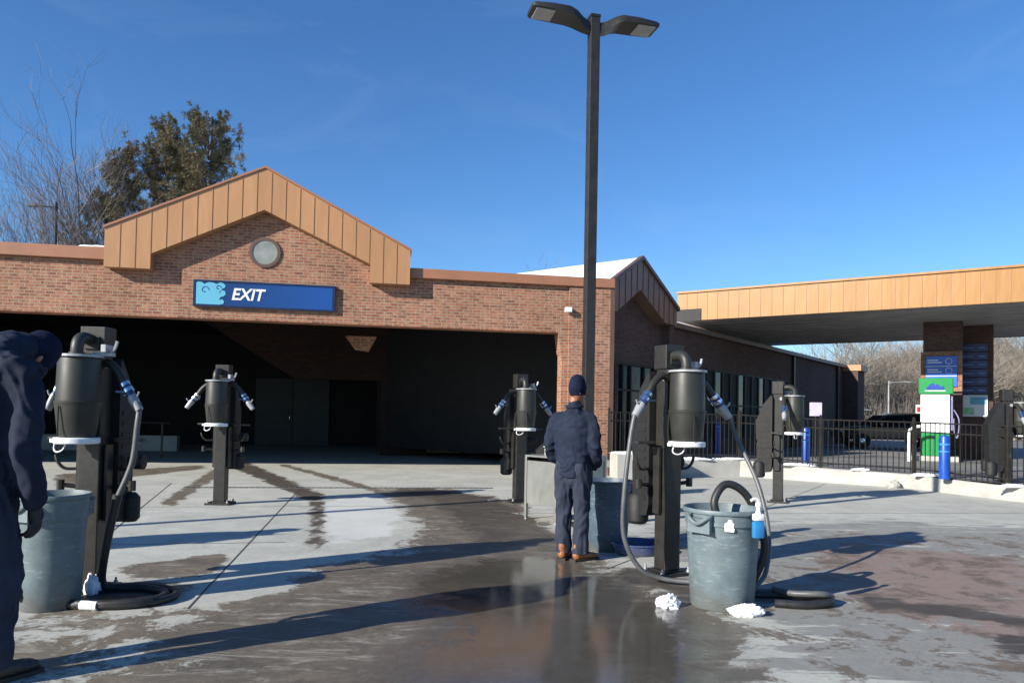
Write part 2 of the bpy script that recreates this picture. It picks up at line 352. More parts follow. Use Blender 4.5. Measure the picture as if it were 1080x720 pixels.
# ---------------------------------------------------------------- ground
def inpoly(x, y, P):
    c = False; j = len(P) - 1
    for i in range(len(P)):
        if (P[i][1] > y) != (P[j][1] > y) and x < (P[j][0] - P[i][0]) * (y - P[i][1]) / (P[j][1] - P[i][1]) + P[i][0]: c = not c
        j = i
    return c
def sdist(x, y, P):
    d = 1e9
    for i in range(len(P)):
        ax, ay = P[i]; bx, by = P[(i + 1) % len(P)]; dx, dy = bx - ax, by - ay
        t = max(0, min(1, ((x - ax) * dx + (y - ay) * dy) / (dx * dx + dy * dy + 1e-9)))
        d = min(d, math.hypot(x - ax - t * dx, y - ay - t * dy))
    return d if inpoly(x, y, P) else -d
POLY = {
 'wetmain': [(-2.4, 13.61), (-1.5, 14.14), (-0.29, 12.73), (0.3, 10.34), (0.72, 8.33), (1.02, 6.72), (1.32, 6.13), (1.6, 5.35), (1.52, 4.51), (1.37, 3.76), (1.2, 1), (-2.2, 1), (-1.98, 3.6), (-2.02, 4.14), (-2.47, 4.67), (-2.13, 5.21), (-1.77, 5.88), (-1.78, 6.76), (-1.08, 7.57), (-1.09, 9.29)],
 'gloss': [(-0.9, 6.6), (0.0, 7.6), (0.59, 7.5), (1.0, 6.35), (1.31, 5.59), (1.43, 4.99), (1.17, 3.75), (1, 1), (-.9, 1), (-0.8, 3.68), (-0.5, 5.0), (-0.8, 5.9)],
 'trap': [(-3.5, 6.68), (-2.82, 7.34), (-2.61, 7.02), (-2.55, 6.37), (-3.08, 6.11)],
 'trk1': [(-7.46, 19.2), (-7.1, 20.08), (-3.09, 12.53), (-1.89, 7.59), (-2.05, 7.47), (-3.18, 11.69)],
 'trk2': [(-5.22, 11.11), (-6.96, 17.35), (-6.65, 17.43), (-4.84, 10.61)],
 'trk3': [(-9.41, 15.39), (-7.76, 18.76), (-7.27, 17.57), (-8.07, 13.2)],
 'trk4': [(-6.2, 19.5), (-5.9, 19.5), (-3.3, 15.3), (-1.8, 12.6), (-2.0, 12.5), (-3.6, 15.1)],
 'midc': [(-0.74, 11.71), (0.19, 12.38), (0.31, 10.84), (-0.51, 10.62)],
 'vacpad': [(0.91, 6.92), (1.47, 7.06), (1.82, 5.63), (1.53, 5.35), (1.26, 6.03), (0.93, 6.45)],
 'rust': [(3.37, 8.43), (4.38, 8.73), (5.63, 7.83), (4.4, 5.2), (3.4, 3.6), (2.92, 4.94), (2.68, 5.69), (2.64, 6.6)],
 'spot1': [(2.85, 6.06), (3.18, 6.03), (3.09, 5.72), (2.76, 5.64)],
 'spot2': [(3.2, 5.85), (3.47, 5.75), (3.87, 5.39), (3.74, 5.21), (3.23, 5.47), (3.03, 5.61)],
 'spot3': [(3.21, 5.04), (3.64, 5.07), (3.31, 4.61), (3.07, 4.6)],
 'spot4': [(2.84, 6.89), (3.19, 6.8), (3.04, 6.56), (2.77, 6.61)],
 'white': [(-2.97, 11.48), (-2.29, 12.98), (-1.48, 10.58), (-1.38, 8.53), (-1.92, 8.03), (-2.36, 9.13)],
 'dark': [(-2.3, 13.6), (-1.5, 14.1), (-.3, 12.7), (.15, 10.6), (.65, 8.4), (-.2, 8.0), (-.75, 10), (-1.2, 12)],
 'coil': [(-3.25, 5.99), (-3.13, 6.35), (-2.63, 6.04), (-2.4, 5.45), (-2.73, 5.29), (-3.04, 5.03), (-3.01, 5.55)],
 'grey': [(1.5, 2), (1.6, 5.5), (1.2, 6.8), (1.2, 8.5), (2.0, 9.8), (4.5, 10.6), (8, 10.5), (8, 6), (5, 1)],
}
def axis(lo, hi, st, far):
    a = [lo + st * i for i in range(int((hi - lo) / st) + 1)]
    d = st
    left = []; x = lo
    while x > -far: d *= 1.5; x -= d; left.append(x)
    d = st; right = []; x = a[-1]
    while x < far: d *= 1.5; x += d; right.append(x)
    return left[::-1] + a + right
def build_ground():
    xs = axis(-9, 7, .14, 900); ys = axis(1.0, 20, .14, 900)
    vs = [(x, y, 0) for y in ys for x in xs]; nx = len(xs)
    fs = [(j * nx + i, j * nx + i + 1, (j + 1) * nx + i + 1, (j + 1) * nx + i) for j in range(len(ys) - 1) for i in range(nx - 1)]
    me = bpy.data.meshes.new('ground'); me.from_pydata(vs, [], fs); me.materials.append(M['ground'])
    sm = lambda d, w: max(0., min(1., .5 + d / w))
    A = {k: [] for k in ('wet', 'gloss', 'rust', 'white', 'grey', 'dark')}
    for x, y, z in vs:
        near = -9.5 < x < 8 and .5 < y < 21
        if not near:
            for k in A: A[k].append(0.)
            continue
        w = sm(sdist(x, y, POLY['wetmain']), .9)
        for k, q, wd in (('trap', .9, .25), ('trk1', .8, .3), ('trk2', 1, .25), ('trk3', 1, .4), ('trk4', .9, .3), ('midc', .9, .4), ('vacpad', 1, .5), ('spot1', 1, .15), ('spot2', 1, .15), ('spot3', 1, .2), ('spot4', .9, .2), ('coil', .8, .4)):
            w = max(w, q * sm(sdist(x, y, POLY[k]), wd))
        w = max(w, .50 * sm(sdist(x, y, [(-4.5, 5.0), (-1.7, 5.7), (-1.5, 1), (-6, 1)]), .8), .42 * sm(sdist(x, y, [(2.0, 9.6), (9, 10), (8, 3), (1.4, 3), (1.4, 8.4)]), 1.0))
        A['wet'].append(w)
        A['gloss'].append(sm(sdist(x, y, POLY['gloss']), 1.2)); A['rust'].append(.85 * sm(sdist(x, y, POLY['rust']), 1.2))
        A['dark'].append(max(sm(sdist(x, y, POLY['dark']), .7), .9 * sm(sdist(x, y, POLY['spot2']), .15), .9 * sm(sdist(x, y, POLY['spot3']), .2), .8 * sm(sdist(x, y, POLY['spot1']), .15), .75 * sm(sdist(x, y, POLY['trk1']), .3), .7 * sm(sdist(x, y, POLY['vacpad']), .4)))
        A['white'].append(sm(sdist(x, y, POLY['white']), .7)); A['grey'].append(.9 * sm(sdist(x, y, POLY['grey']), 1.5))
    for k, a in A.items():
        at = me.attributes.new(k, 'FLOAT', 'POINT'); at.data.foreach_set('value', a)
    o = bpy.data.objects.new('ground', me); COL.objects.link(o); tag(o, kind='structure')
build_ground()

def strip(name, a, b, w, z, m, kind='structure'):
    a = Vector(a); b = Vector(b); d = (b - a).normalized(); n = Vector((-d.y, d.x)) * w / 2
    mb = MB(); mb.add([(a.x - n.x, a.y - n.y, z), (b.x - n.x, b.y - n.y, z), (b.x + n.x, b.y + n.y, z), (a.x + n.x, a.y + n.y, z)], [(0, 1, 2, 3)])
    o = mb.build(name, m); tag(o, kind=kind); return o
for a, b in (((-3.9, 13.9), (-2.27, 5.28)), ((-1.25, 14.4), (.65, 8.14)), ((-9, 9.9), (2.2, 12.0)), ((0.31, 10.74), (8.23, 11.88)), ((7.05, 16.6), (.91, 6.92)), ((-6.4, 14), (-4.0, 6.9)), ((-6, 7.3), (-2.4, 8.0))):
    strip('pavement_joint', a, b, .014, .003, M['joint'])
# trench drain
dr = thing('trench_drain', 'narrow slotted trench drain set across the pale concrete before the exit', 'drain', (-3.3, 13.75, 0), R(9.8))
MB().box(-2.6, 3.0, -.07, .07, -.02, .006).build('channel_frame', M['grate'], dr)
mb = MB()
for i in range(56): mb.box(-2.55 + i * .1, -2.49 + i * .1, -.04, .04, .006, .009)
mb.build('slot', M['drainhole'], dr)

# raised lot beyond the fence
CURB = [(2.36, 17.55), (5.69, 18.4), (7.12, 17.15), (8.57, 15.89), (9.23, 13.89), (10.3, 11.0), (14.0, 4.0)]
WQ = Vector((2.42 * 1.06, 17.95 * 1.06)); U = Vector((.6157, .788))
wend = WQ + U * 26
mb = MB(); pts = [(x + .05, y + .05) for x, y in CURB] + [(30, -20), (700, -20), (700, 700), (60, 700), (wend.x, wend.y), (WQ.x + .1, WQ.y)]
bm = bmesh.new(); bv = [bm.verts.new((x, y, .3)) for x, y in pts]; bm.faces.new(bv); bmesh.ops.triangulate(bm, faces=bm.faces)
me = bpy.data.meshes.new('parking_lot'); bm.to_mesh(me); bm.free(); me.materials.append(M['lot'])
o = bpy.data.objects.new('parking_lot', me); COL.objects.link(o); tag(o, kind='structure')
# far verge
mb = MB(); mb.add([(10, 50, .31), (120, 38, .31), (400, 300, .31), (60, 300, .31)], [(0, 1, 2, 3)]); tag(mb.build('far_verge', M['fargrass']), kind='structure')
# curb wall
def offs(P, d):
    out = []
    for i, p in enumerate(P):
        a = Vector(P[max(i - 1, 0)]); b = Vector(P[min(i + 1, len(P) - 1)]); t = (b - a).normalized(); out.append((p[0] - t.y * d, p[1] + t.x * d))
    return out
cin = offs(CURB, .26); hz = [.40, .40, .32, .30, .26, .24, .24]
mb = MB()
for i in range(len(CURB) - 1):
    (a, b), (c, d) = CURB[i], CURB[i + 1]; (e, f), (g, h) = cin[i], cin[i + 1]
    n = 8
    for k in range(n):
        t0, t1 = k / n, (k + 1) / n
        L = lambda p, q, t: p + (q - p) * t
        z0, z1 = L(hz[i], hz[i + 1], t0), L(hz[i], hz[i + 1], t1)
        base = len(mb.v)
        mb.add([(L(a, c, t0), L(b, d, t0), -.02), (L(a, c, t1), L(b, d, t1), -.02), (L(a, c, t1) + .02, L(b, d, t1) + .02, z1 - .02), (L(a, c, t0) + .02, L(b, d, t0) + .02, z0 - .02),
                (L(a, c, t0) + .04, L(b, d, t0) + .04, z0), (L(a, c, t1) + .04, L(b, d, t1) + .04, z1), (L(e, g, t1), L(f, h, t1), z1), (L(e, g, t0), L(f, h, t0), z0), (L(e, g, t0), L(f, h, t0), .2), (L(e, g, t1), L(f, h, t1), .2)],
               [(0, 1, 2, 3), (3, 2, 5, 4), (4, 5, 6, 7), (7, 6, 9, 8)])
o = mb.build('curb_wall', M['curb']); tag(o, 'pale concrete curb wall carrying the black picket fence', 'curb')
mb = MB(); mb.box(0, 1.55, -.05, .5, -.01, .56, .02)
o = mb.build('concrete_block', M['curb']); o.location = (2.42, 17.0, 0); o.rotation_euler.z = R(10)
tag(o, 'pale concrete plinth beside the right brick pier, snow on its top', 'concrete plinth')

# ---------------------------------------------------------------- car wash building
BL = thing('car_wash_building', 'long red brick car wash building with copper gable over its dark exit bay', 'building', (2.326, 17.9, 0), math.atan2(2.4, 13.1))
PK = -8.04
def part(mb, name, m, parent, label=None, smooth=False):
    o = mb.build(name, m, parent, smooth)
    if label: o['label'] = label
    return o
mb = MB()
# facade: lintel band with the chamfer at the pier, the pier, gable triangle
out = [(-24, 3.4), (-1.26, 3.4), (-1.26, 3.36), (-1.2, 2.95), (-1.17, 2.85), (-1.17, 0), (0, 0), (0, 4.56), (-4.9, 4.56), (PK + 2.3, 5.0), (PK, 6.15), (PK - 2.3, 5.0), (PK - 3.2, 4.56), (-24, 4.56)]
mb.prism(out, 0, .42)
part(mb, 'brick_wall', M['brick'], BL)
mb = MB(); mb.box(-24, -22.4, 0, .42, 0, 3.398); part(mb, 'brick_pier', M['brick'], BL)
# pier projects slightly
mb = MB(); mb.box(-1.02, .06, -.07, -.003, 0, 4.54); part(mb, 'brick_pier', M['brick'], BL)
# side and back walls, ceiling, roof
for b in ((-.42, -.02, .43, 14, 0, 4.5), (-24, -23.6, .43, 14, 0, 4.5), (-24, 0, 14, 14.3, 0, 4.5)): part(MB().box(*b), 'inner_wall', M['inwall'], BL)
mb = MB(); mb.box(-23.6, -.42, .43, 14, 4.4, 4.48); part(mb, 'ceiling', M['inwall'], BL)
mb = MB(); mb.box(-23.9, -.1, .4, 14.2, 4.5, 4.62); part(mb, 'flat_roof', M['roofwhite'], BL)
for b in ((-24.1, PK - 3.24, -.12, .45, 4.565, 4.83, .012), (PK + 3.22, .1, -.12, .45, 4.52, 4.745, .012)): part(MB().box(*b), 'coping', M['coping'], BL)
mb = MB(); mb.box(.005, .11, -.08, .35, 0, 4.5); part(mb, 'corner_trim', M['brown_trim'], BL)
# gable fascia
TL, TR = PK - 3.23, PK + 3.21
ho = [(TL, 4.39), (TL + .93, 4.39), (TL + .93, 4.72), (PK, 5.82), (PK + 2.32, 4.75), (PK + 2.32, 4.33), (TR, 4.33), (TR, 5.10), (PK, 6.74), (TL, 5.22)]
mb = MB(); mb.prism(ho, -.27, -.02); part(mb, 'gable_fascia', M['orange'], BL)
mb = MB()
def topz(x): return 5.22 + (6.74 - 5.22) * (x - TL) / (PK - TL) if x < PK else 6.74 + (5.10 - 6.74) * (x - PK) / (TR - PK)
def botz(x):
    if x < TL + .93: return 4.39
    if x < PK: return 4.72 + 1.10 * (x - TL - .93) / (PK - TL - .93)
    if x < PK + 2.32: return 5.82 + (4.75 - 5.82) * (x - PK) / 2.32
    return 4.33
for i in range(1, 21):
    x = TL + i * .3067
    mb.box(x - .006, x + .006, -.279, -.268, botz(x) + .004, topz(x) - .02)
part(mb, 'panel_seam', M['seam'], BL)['kind'] = 'stuff'
mb = MB()   # cap along the rake
for (x0, z0), (x1, z1) in (((TL - .03, 5.21), (PK, 6.745)), ((PK, 6.745), (TR + .03, 5.09))):
    mb.add([(x0, -.3, z0), (x1, -.3, z1), (x1, .5, z1), (x0, .5, z0), (x0, -.3, z0 + .05), (x1, -.3, z1 + .05), (x1, .5, z1 + .05), (x0, .5, z0 + .05)], [(0, 3, 2, 1), (4, 5, 6, 7), (0, 1, 5, 4), (1, 2, 6, 5), (2, 3, 7, 6), (3, 0, 4, 7)])
part(mb, 'rake_cap', M['coping'], BL)
mb = MB(); mb.prism([(TL + .05, 4.7), (TR - .05, 4.62), (TR - .05, 5.04), (PK, 6.68), (TL + .05, 5.16)], .46, 13.8); part(mb, 'gable_roof', M['brown_trim'], BL)
# round window
Rm = Matrix.Rotation(R(90), 4, 'X')
mb = MB(); mb.lathe([(.27, 0), (.27, .012)], n=36, mat=Matrix.Translation((PK, -.005, 4.93)) @ Rm); w = part(mb, 'round_window', mat('frosted_pane', (.23, .24, .22, 1), .25, 0, .3, 3), BL)
mb = MB(); mb.lathe([(.27, 0), (.27, .03), (.34, .03), (.34, 0)], n=36, mat=Matrix.Translation((PK, -.001, 4.93)) @ Rm); o = mb.build('window_frame', M['brown_trim'], w)
# wall lamp
mb = MB(); mb.box(-1.14, -.98, -.2, -.07, 3.88, 4.0, .015); part(mb, 'wall_lamp', M['white'], BL)
# inner header, slanted edge shaped as the bay's shade line; pier, doors
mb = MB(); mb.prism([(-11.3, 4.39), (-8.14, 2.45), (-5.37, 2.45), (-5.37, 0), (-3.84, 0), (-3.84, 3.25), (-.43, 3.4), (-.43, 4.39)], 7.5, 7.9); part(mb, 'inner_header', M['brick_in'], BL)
d = MB(); d.box(-10.3, -7.4, 13.93, 13.99, 0, 2.7, .01); d = part(d, 'double_door', M['teal'], BL)
mb = MB(); mb.box(-8.87, -8.83, 13.91, 13.928, .05, 2.65); mb.build('door_gap', M['black'], d)
mb = MB(); mb.tube([(-8.95, 13.92, 1.0), (-8.95, 13.86, 1.03), (-8.95, 13.86, 1.2), (-8.95, 13.92, 1.23)], .012, 6); mb.build('handle', M['chrome'], d)
for b in ((-5.2, -.42, 9.5, 9.8, 0, .35), (-23.5, -12, 9, 9.4, 0, .5)): part(MB().box(*b), 'wash_curb', M['curb'], BL)
# brick corbel below the lintel
mb = MB(); mb.prism([(-6.35, 3.38), (-5.55, 3.38), (-5.75, 3.0), (-6.1, 3.05)], 2.4, 2.8); part(mb, 'brick_corbel', M['brick'], BL)
# rails in the bay
mb = MB()
for x in (-13, -12.2, -11.4): mb.tube([(x, 5, 0), (x, 5, 1.0)], .03, 6)
mb.tube([(-13.2, 5, 1.0), (-11.2, 5, 1.0)], .03, 6); part(mb, 'guide_rail', M['bronze'], BL)

# exit sign
SG = thing('exit_sign', 'long blue sign reading EXIT on the brick above the bay', 'sign', (0, 0, 0)); SG.matrix_world = BL.matrix_world
SG.location = BL.location + Vector((-8.0 * math.cos(BL.rotation_euler.z), -8.0 * math.sin(BL.rotation_euler.z), 3.66)) + Vector((math.sin(BL.rotation_euler.z), -math.cos(BL.rotation_euler.z), 0)) * .003
SG.rotation_euler = BL.rotation_euler
def gradblue():
    m, t, p = newmat('sign_gradient_blue'); v = objc(t); s = t.nodes.new('ShaderNodeSeparateXYZ'); t.links.new(v, s.inputs[0])
    r = t.nodes.new('ShaderNodeMapRange'); t.links.new(s.outputs[0], r.inputs[0]); r.inputs[1].default_value = -1.5; r.inputs[2].default_value = 1.5
    t.links.new(ramp(t, r.outputs[0], .2, .9, srgb(16, 52, 104), srgb(24, 72, 140)), p.inputs['Base Color']); p.inputs['Roughness'].default_value = .35; return m
mb = MB(); mb.box(-1.46, 1.46, -.07, -.0, .03, .55, .005); mb.build('sign_face', gradblue(), SG)
mb = MB()
for b in ((-1.51, 1.51, .0, .035), (-1.51, 1.51, .545, .585)): mb.box(b[0], b[1], -.085, 0, b[2], b[3])
for b in ((-1.51, -1.46), (1.46, 1.51)): mb.box(b[0], b[1], -.085, 0, .035, .545)
mb.build('sign_frame', mat('sign_frame_navy', srgb(20, 32, 66), .4), SG)
def text(body, size, loc, parent, m, name, shear=0, off=0, ext=.004, rot=(R(90), 0, 0), sx=1, align='LEFT'):
    c = bpy.data.curves.new(name, 'FONT'); c.body = body; c.size = size; c.shear = shear; c.offset = off; c.extrude = ext; c.align_x = align
    o = bpy.data.objects.new(name, c); COL.objects.link(o)
    dg = bpy.context.evaluated_depsgraph_get(); me = bpy.data.meshes.new_from_object(o.evaluated_get(dg)); bpy.data.objects.remove(o)
    me.materials.clear(); me.materials.append(m)
    o = bpy.data.objects.new(name, me); COL.objects.link(o); o.parent = parent; o.location = loc; o.rotation_euler = rot; o.scale = (sx, 1, 1); return o
text('EXIT', .36, (-.72, -.075, .175), SG, M['white'], 'lettering', .22, .008, .005, sx=.92)
# wave emblem
pts = [(-1.45, .05), (-.96, .05), (-.88, .07), (-.86, .12), (-.90, .17), (-.97, .15), (-.94, .22), (-.87, .24), (-.83, .29), (-.85, .35), (-.91, .37), (-.98, .34), (-.96, .28), (-.92, .40), (-.86, .42), (-.84, .47), (-.88, .52), (-.95, .54), (-1.03, .50), (-1.10, .53), (-1.20, .535), (-1.28, .49), (-1.33, .53), (-1.40, .54), (-1.45, .52)]
mb = MB(); mb.prism(pts, -.079, -.071); mb.build('wave_emblem', M['cyan'], SG)
mb = MB()
for cx, cz, rr in ((-1.27, .36, .09), (-.99, .42, .06)):
    mb.tube([(cx + rr * (1 - k * .05) * math.cos(k * .42), -.080, cz + rr * (1 - k * .05) * math.sin(k * .42)) for k in range(13)], .009, 5, sub=2)
mb.build('emblem_swirl', mat('sign_mid_blue', srgb(30, 90, 150), .4), SG)

# ---------------------------------------------------------------- right wing (store)
ang = R(52)
ST = thing('store_building', 'low dark brown brick wing with gable end and row of tall windows', 'building', (WQ.x, WQ.y, 0), ang)
mb = MB(); mb.prism([(.0, 0), (23.7, 0), (23.7, 4.1), (2.3, 4.1), (.75, 5.2), (-.2, 4.6), (-.2, 2.84), (0, 2.84)], 0, .3)
part(mb, 'brick_wall', M['brick_dark'], ST)
mb = MB(); mb.box(0.05, 23.65, .31, 9, .28, 4.1); part(mb, 'wall_core', M['inwall'], ST)
mb = MB(); ho = [(2.2, 4.04), (2.9, 4.04), (2.9, 4.5), (.75, 5.56), (-.95, 4.62), (-.95, 4.04), (-.5, 4.04), (.72, 4.76)]
mb.prism(ho, -.4, -.01); part(mb, 'gable_fascia', mat('fascia_brown', srgb(122, 96, 82), .5, 0, .1, 1.5), ST)
mb = MB(); x = -.7
while x < 2.9:
    tz = 4.62 + (5.56 - 4.62) * (x + .95) / 1.7 if x < .75 else 5.56 - (5.56 - 4.5) * (x - .75) / 2.15
    bz = 4.04 + .72 * (x + .5) / 1.22 if x < .72 else (4.76 - .72 * (x - .72) / 1.48 if x < 2.2 else 4.04)
    mb.box(x - .008, x + .008, -.415, -.398, max(bz, 4.04) + .01, tz - .02); x += .31
part(mb, 'panel_seam', M['brown_trim'], ST)
mb = MB()
for (x0, z0), (x1, z1) in (((-1.0, 4.6), (.75, 5.57)), ((.75, 5.57), (2.95, 4.48))):
    mb.add([(x0, -.43, z0), (x1, -.43, z1), (x1, 9, z1), (x0, 9, z0), (x0, -.43, z0 + .05), (x1, -.43, z1 + .05), (x1, 9, z1 + .05), (x0, 9, z0 + .05)], [(0, 3, 2, 1), (4, 5, 6, 7), (0, 1, 5, 4), (1, 2, 6, 5), (2, 3, 7, 6), (3, 0, 4, 7)])
part(mb, 'gable_roof', M['roofwhite'], ST)
mb = MB()
for (x0, z0), (x1, z1) in (((-1.02, 4.62), (.75, 5.60)), ((.75, 5.60), (2.97, 4.50))):
    mb.add([(x0, -.47, z0 - .04), (x1, -.47, z1 - .04), (x1, -.34, z1 - .04), (x0, -.34, z0 - .04), (x0, -.47, z0 + .06), (x1, -.47, z1 + .06), (x1, -.34, z1 + .06), (x0, -.34, z0 + .06)], [(0, 3, 2, 1), (4, 5, 6, 7), (0, 1, 5, 4), (1, 2, 6, 5), (2, 3, 7, 6), (3, 0, 4, 7)])
part(mb, 'rake_cap', M['brown_trim'], ST)
mb = MB(); mb.box(2.95, 22.6, -.2, .35, 4.05, 4.2, .01); part(mb, 'coping', mat('wing_coping', srgb(100, 82, 76), .5), ST)
mb = MB(); mb.prism([(.36, 4.24), (1.7, 4.86), (5.5, 4.86), (9, 4.1), (9, 4.0), (.36, 4.0)], 3.0, 15.5, 'yz'); part(mb, 'snowy_roof', M['roofwhite'], ST)
for x in (14.6, 21.4):
    mb = MB(); mb.box(x - .06, x + .06, -.12, -.02, .3, 4.04, .01); part(mb, 'downpipe', M['bronze'], ST)
mb = MB(); mb.box(22.6, 23.9, -.7, -.02, .3, 3.9); part(mb, 'end_bay', M['brick_dark'], ST)
mb = MB(); mb.box(22.55, 24.0, -.85, .3, 3.905, 4.2, .01); part(mb, 'end_cornice', M['orange'], ST)
# storefront under the gable
w = MB(); w.box(.02, 2.75, -.012, -.003, .35, 2.83); w = part(w, 'storefront_window', M['glass'], ST)
mb = MB()
for x in (.02, .42, .86, 1.6, 2.2, 2.7): mb.box(x, x + .06, -.07, -.014, .35, 2.83)
for z in (.35, 2.1, 2.78): mb.box(.02, 2.76, -.065, -.014, z, z + .05)
mb.build('window_frame', M['black'], w)
mb = MB(); mb.box(2.76, 3.05, -.25, -.003, .3, 4.04); part(mb, 'brick_pier', M['brick_dark'], ST)
# row of tall windows
x = 5.85; n = 12; wd = (14.0 - 5.85) / n
for i in range(n):
    a = x + i * wd
    w = MB(); w.box(a + .05, a + wd - .05, -.010, -.003, .75, 2.95); w = part(w, 'window', M['greyglass'] if i % 3 != 1 else M['glass'], ST)
    mb = MB(); mb.box(a, a + .05, -.05, .0, .7, 3.0); mb.box(a + wd - .05, a + wd - .003, -.05, 0, .7, 3.0); mb.box(a + .05, a + wd - .05, -.048, -.0, 2.95, 3.0); mb.box(a + .05, a + wd - .05, -.048, 0, .7, .75); mb.box(a + .05, a + wd - .05, -.04, -.011, 1.85, 1.9)
    mb.build('window_frame', M['black'], w)

# small sign by wing
t = thing('parking_sign', 'small white and purple sign on a thin post before the dark wing wall', 'sign', (9.0, 21.9, .3), R(-20))
MB().tube([(0, 0, 0), (0, 0, 1.6)], .025, 6).build('sign_post', M['bronze'], t)
mb = MB(); mb.box(-.17, .17, -.05, -.027, 1.25, 1.65, .004); mb.build('sign_face', mat('pale_violet', (.42, .38, .5, 1), .5), t)

# ---------------------------------------------------------------- fuel canopy
GA = R(-34)
CN = thing('fuel_canopy', 'large flat fuel station canopy with orange panelled fascia on brick columns', 'canopy', (5.281, 23.727, 0), GA)
LX = 15.5; LY = 9.2
mb = MB(); mb.box(0, LX, 0, .12, 4.52, 5.40); mb.box(0, .12, .12, LY, 4.52, 5.40); mb.box(LX - .12, LX, .12, LY, 4.52, 5.4); mb.box(.12, LX - .12, LY - .12, LY, 4.52, 5.4); part(mb, 'fascia', M['orange_canopy'], CN)
mb = MB(); x = .31
while x < LX - .05: mb.box(x - .007, x + .007, -.012, .002, 4.53, 5.37); x += .33
part(mb, 'panel_seam', M['seam'], CN)
mb = MB(); mb.box(-.03, LX + .03, -.05, .15, 5.40, 5.46); part(mb, 'fascia_cap', M['orange_canopy'], CN)
mb = MB(); mb.box(.12, LX - .12, .12, LY - .12, 4.54, 4.60); part(mb, 'soffit', M['soffit'], CN)
mb = MB()
for k in range(12): mb.box(.3, LX - .3, .5 + k * .72, .53 + k * .72, 4.525, 4.538)
part(mb, 'soffit_seam', M['soffit'], CN)
mb = MB(); mb.box(.13, LX - .13, .13, LY - .13, 5.1, 5.15); part(mb, 'canopy_roof', M['brown_trim'], CN)
mb = MB(); mb.box(-.02, .78, -.03, -.004, 4.50, 4.88); part(mb, 'fascia_shade_panel', M['black'], CN, 'thin dark panel standing in for shade at the left end of the fascia')  # thin dark box added as the shade on the fascia's left end
# columns under canopy: local coords from world
def tolocal(o, x, y):
    v = wm(o).inverted() @ Vector((x, y, 0)); return v.x, v.y
cx, cy = tolocal(CN, 13.38, 22.95)
mb = MB(); mb.box(cx - .52, cx + .52, cy - .3, cy + .3, .3, 4.54); c1 = part(mb, 'brick_column', M['brick_dark'], CN)
cx2, cy2 = tolocal(CN, 14.95, 23.8)
mb = MB(); mb.box(cx2 - .46, cx2 + .46, cy2 - .4, cy2 + .4, .3, 4.54); c2 = part(mb, 'brick_column', M['brick_dark'], CN)
cx3, cy3 = tolocal(CN, 17.6, 20.4)
# price board
PB = thing('price_board', 'blue fuel sign in an orange brick surround on the front canopy column', 'sign', wm(CN) @ Vector((cx - .02, cy - .31, 2.38)), GA)
mb = MB(); mb.box(-.55, .55, -.1, 0, 0, 1.22); mb.build('surround', M['brick'], PB)
mb = MB(); mb.box(-.42, .42, -.14, -.1, .14, 1.08, .01); mb.build('sign_face', mat('price_blue', srgb(50, 96, 190), .35, 0, .1, 2), PB)
mb = MB()
for z in (.84, .55): 
    mb.box(-.37, .02, -.144, -.1405, z + .03, z + .06); mb.box(-.37, -.08, -.144, -.1405, z + .1, z + .13)
    mb.tube([(.2 + .085 * math.cos(k * .5), -.142, z + .08 + .085 * math.sin(k * .5)) for k in range(14)], .009, 5, sub=2)
mb.box(-.41, .41, -.144, -.1405, .46, .475); mb.box(-.41, .41, -.144, -.1405, .76, .775)
mb.build('sign_lines', M['white'], PB)
NB = thing('service_board', 'tall dark navy menu board of stacked panels on the rear canopy column', 'sign', wm(CN) @ Vector((cx2 - .05, cy2 - .41, 1.5)), GA)
mb = MB()
for k in range(6): mb.box(-.37, .37, -.06, 0, .85 + k * .27, 1.10 + k * .27, .006)
mb.build('board_panel', M['signdark'], NB)
mb = MB()
for k in range(6):
    mb.box(-.31, -.02, -.064, -.0605, .95 + k * .27, .98 + k * .27); mb.box(.12, .3, -.064, -.0605, .95 + k * .27, .99 + k * .27)
mb.build('board_text', mat('pale_blue_print', srgb(90, 130, 200), .5), NB)
mb = MB(); mb.box(-.37, .37, -.07, 0, .14, .82, .006); mb.build('poster', M['white'], NB)
mb = MB(); mb.box(-.1, .34, -.075, -.071, .52, .76); mb.build('poster_blue', M['cyan'], NB)
mb = MB(); mb.box(-.33, -.0, -.0752, -.071, .2, .42); mb.build('poster_green', mat('pale_green', srgb(150, 200, 150), .5), NB)
# pump
PU = thing('fuel_pump', 'white and green fuel pump standing before the brick canopy column', 'fuel pump', (12.45, 21.75, .3), R(-30))
mb = MB(); mb.box(-.6, .6, -.4, .45, 0, .15, .02); mb.build('pump_island', M['curb'], PU)
mb = MB(); mb.box(-.37, .37, -.25, .25, .15, .82, .02); 
for k in range(6): mb.box(-.34 + k * .12, -.28 + k * .12, -.262, -.24, .2, .78)
mb.build('lower_panel', M['green'], PU)
mb = MB(); mb.box(-.37, .37, -.25, .25, .82, 1.95, .015); mb.build('pump_body', M['white'], PU)
mb = MB(); mb.box(-.42, .46, -.3, .3, 1.95, 2.42, .03); mb.build('pump_top', M['green'], PU)
mb = MB(); mb.prism([(-.24, 2.08), (.22, 2.08), (.24, 2.12), (.2, 2.2), (.14, 2.14), (.12, 2.2), (.06, 2.25), (0, 2.2), (-.03, 2.26), (-.1, 2.27), (-.16, 2.2), (-.2, 2.16)], -.312, -.302); mb.build('wave_emblem', mat('emblem_blue', srgb(24, 60, 150), .4), PU)
mb = MB(); mb.box(-.26, .26, -.311, -.302, 2.03, 2.06); mb.build('emblem_line', M['white'], PU)
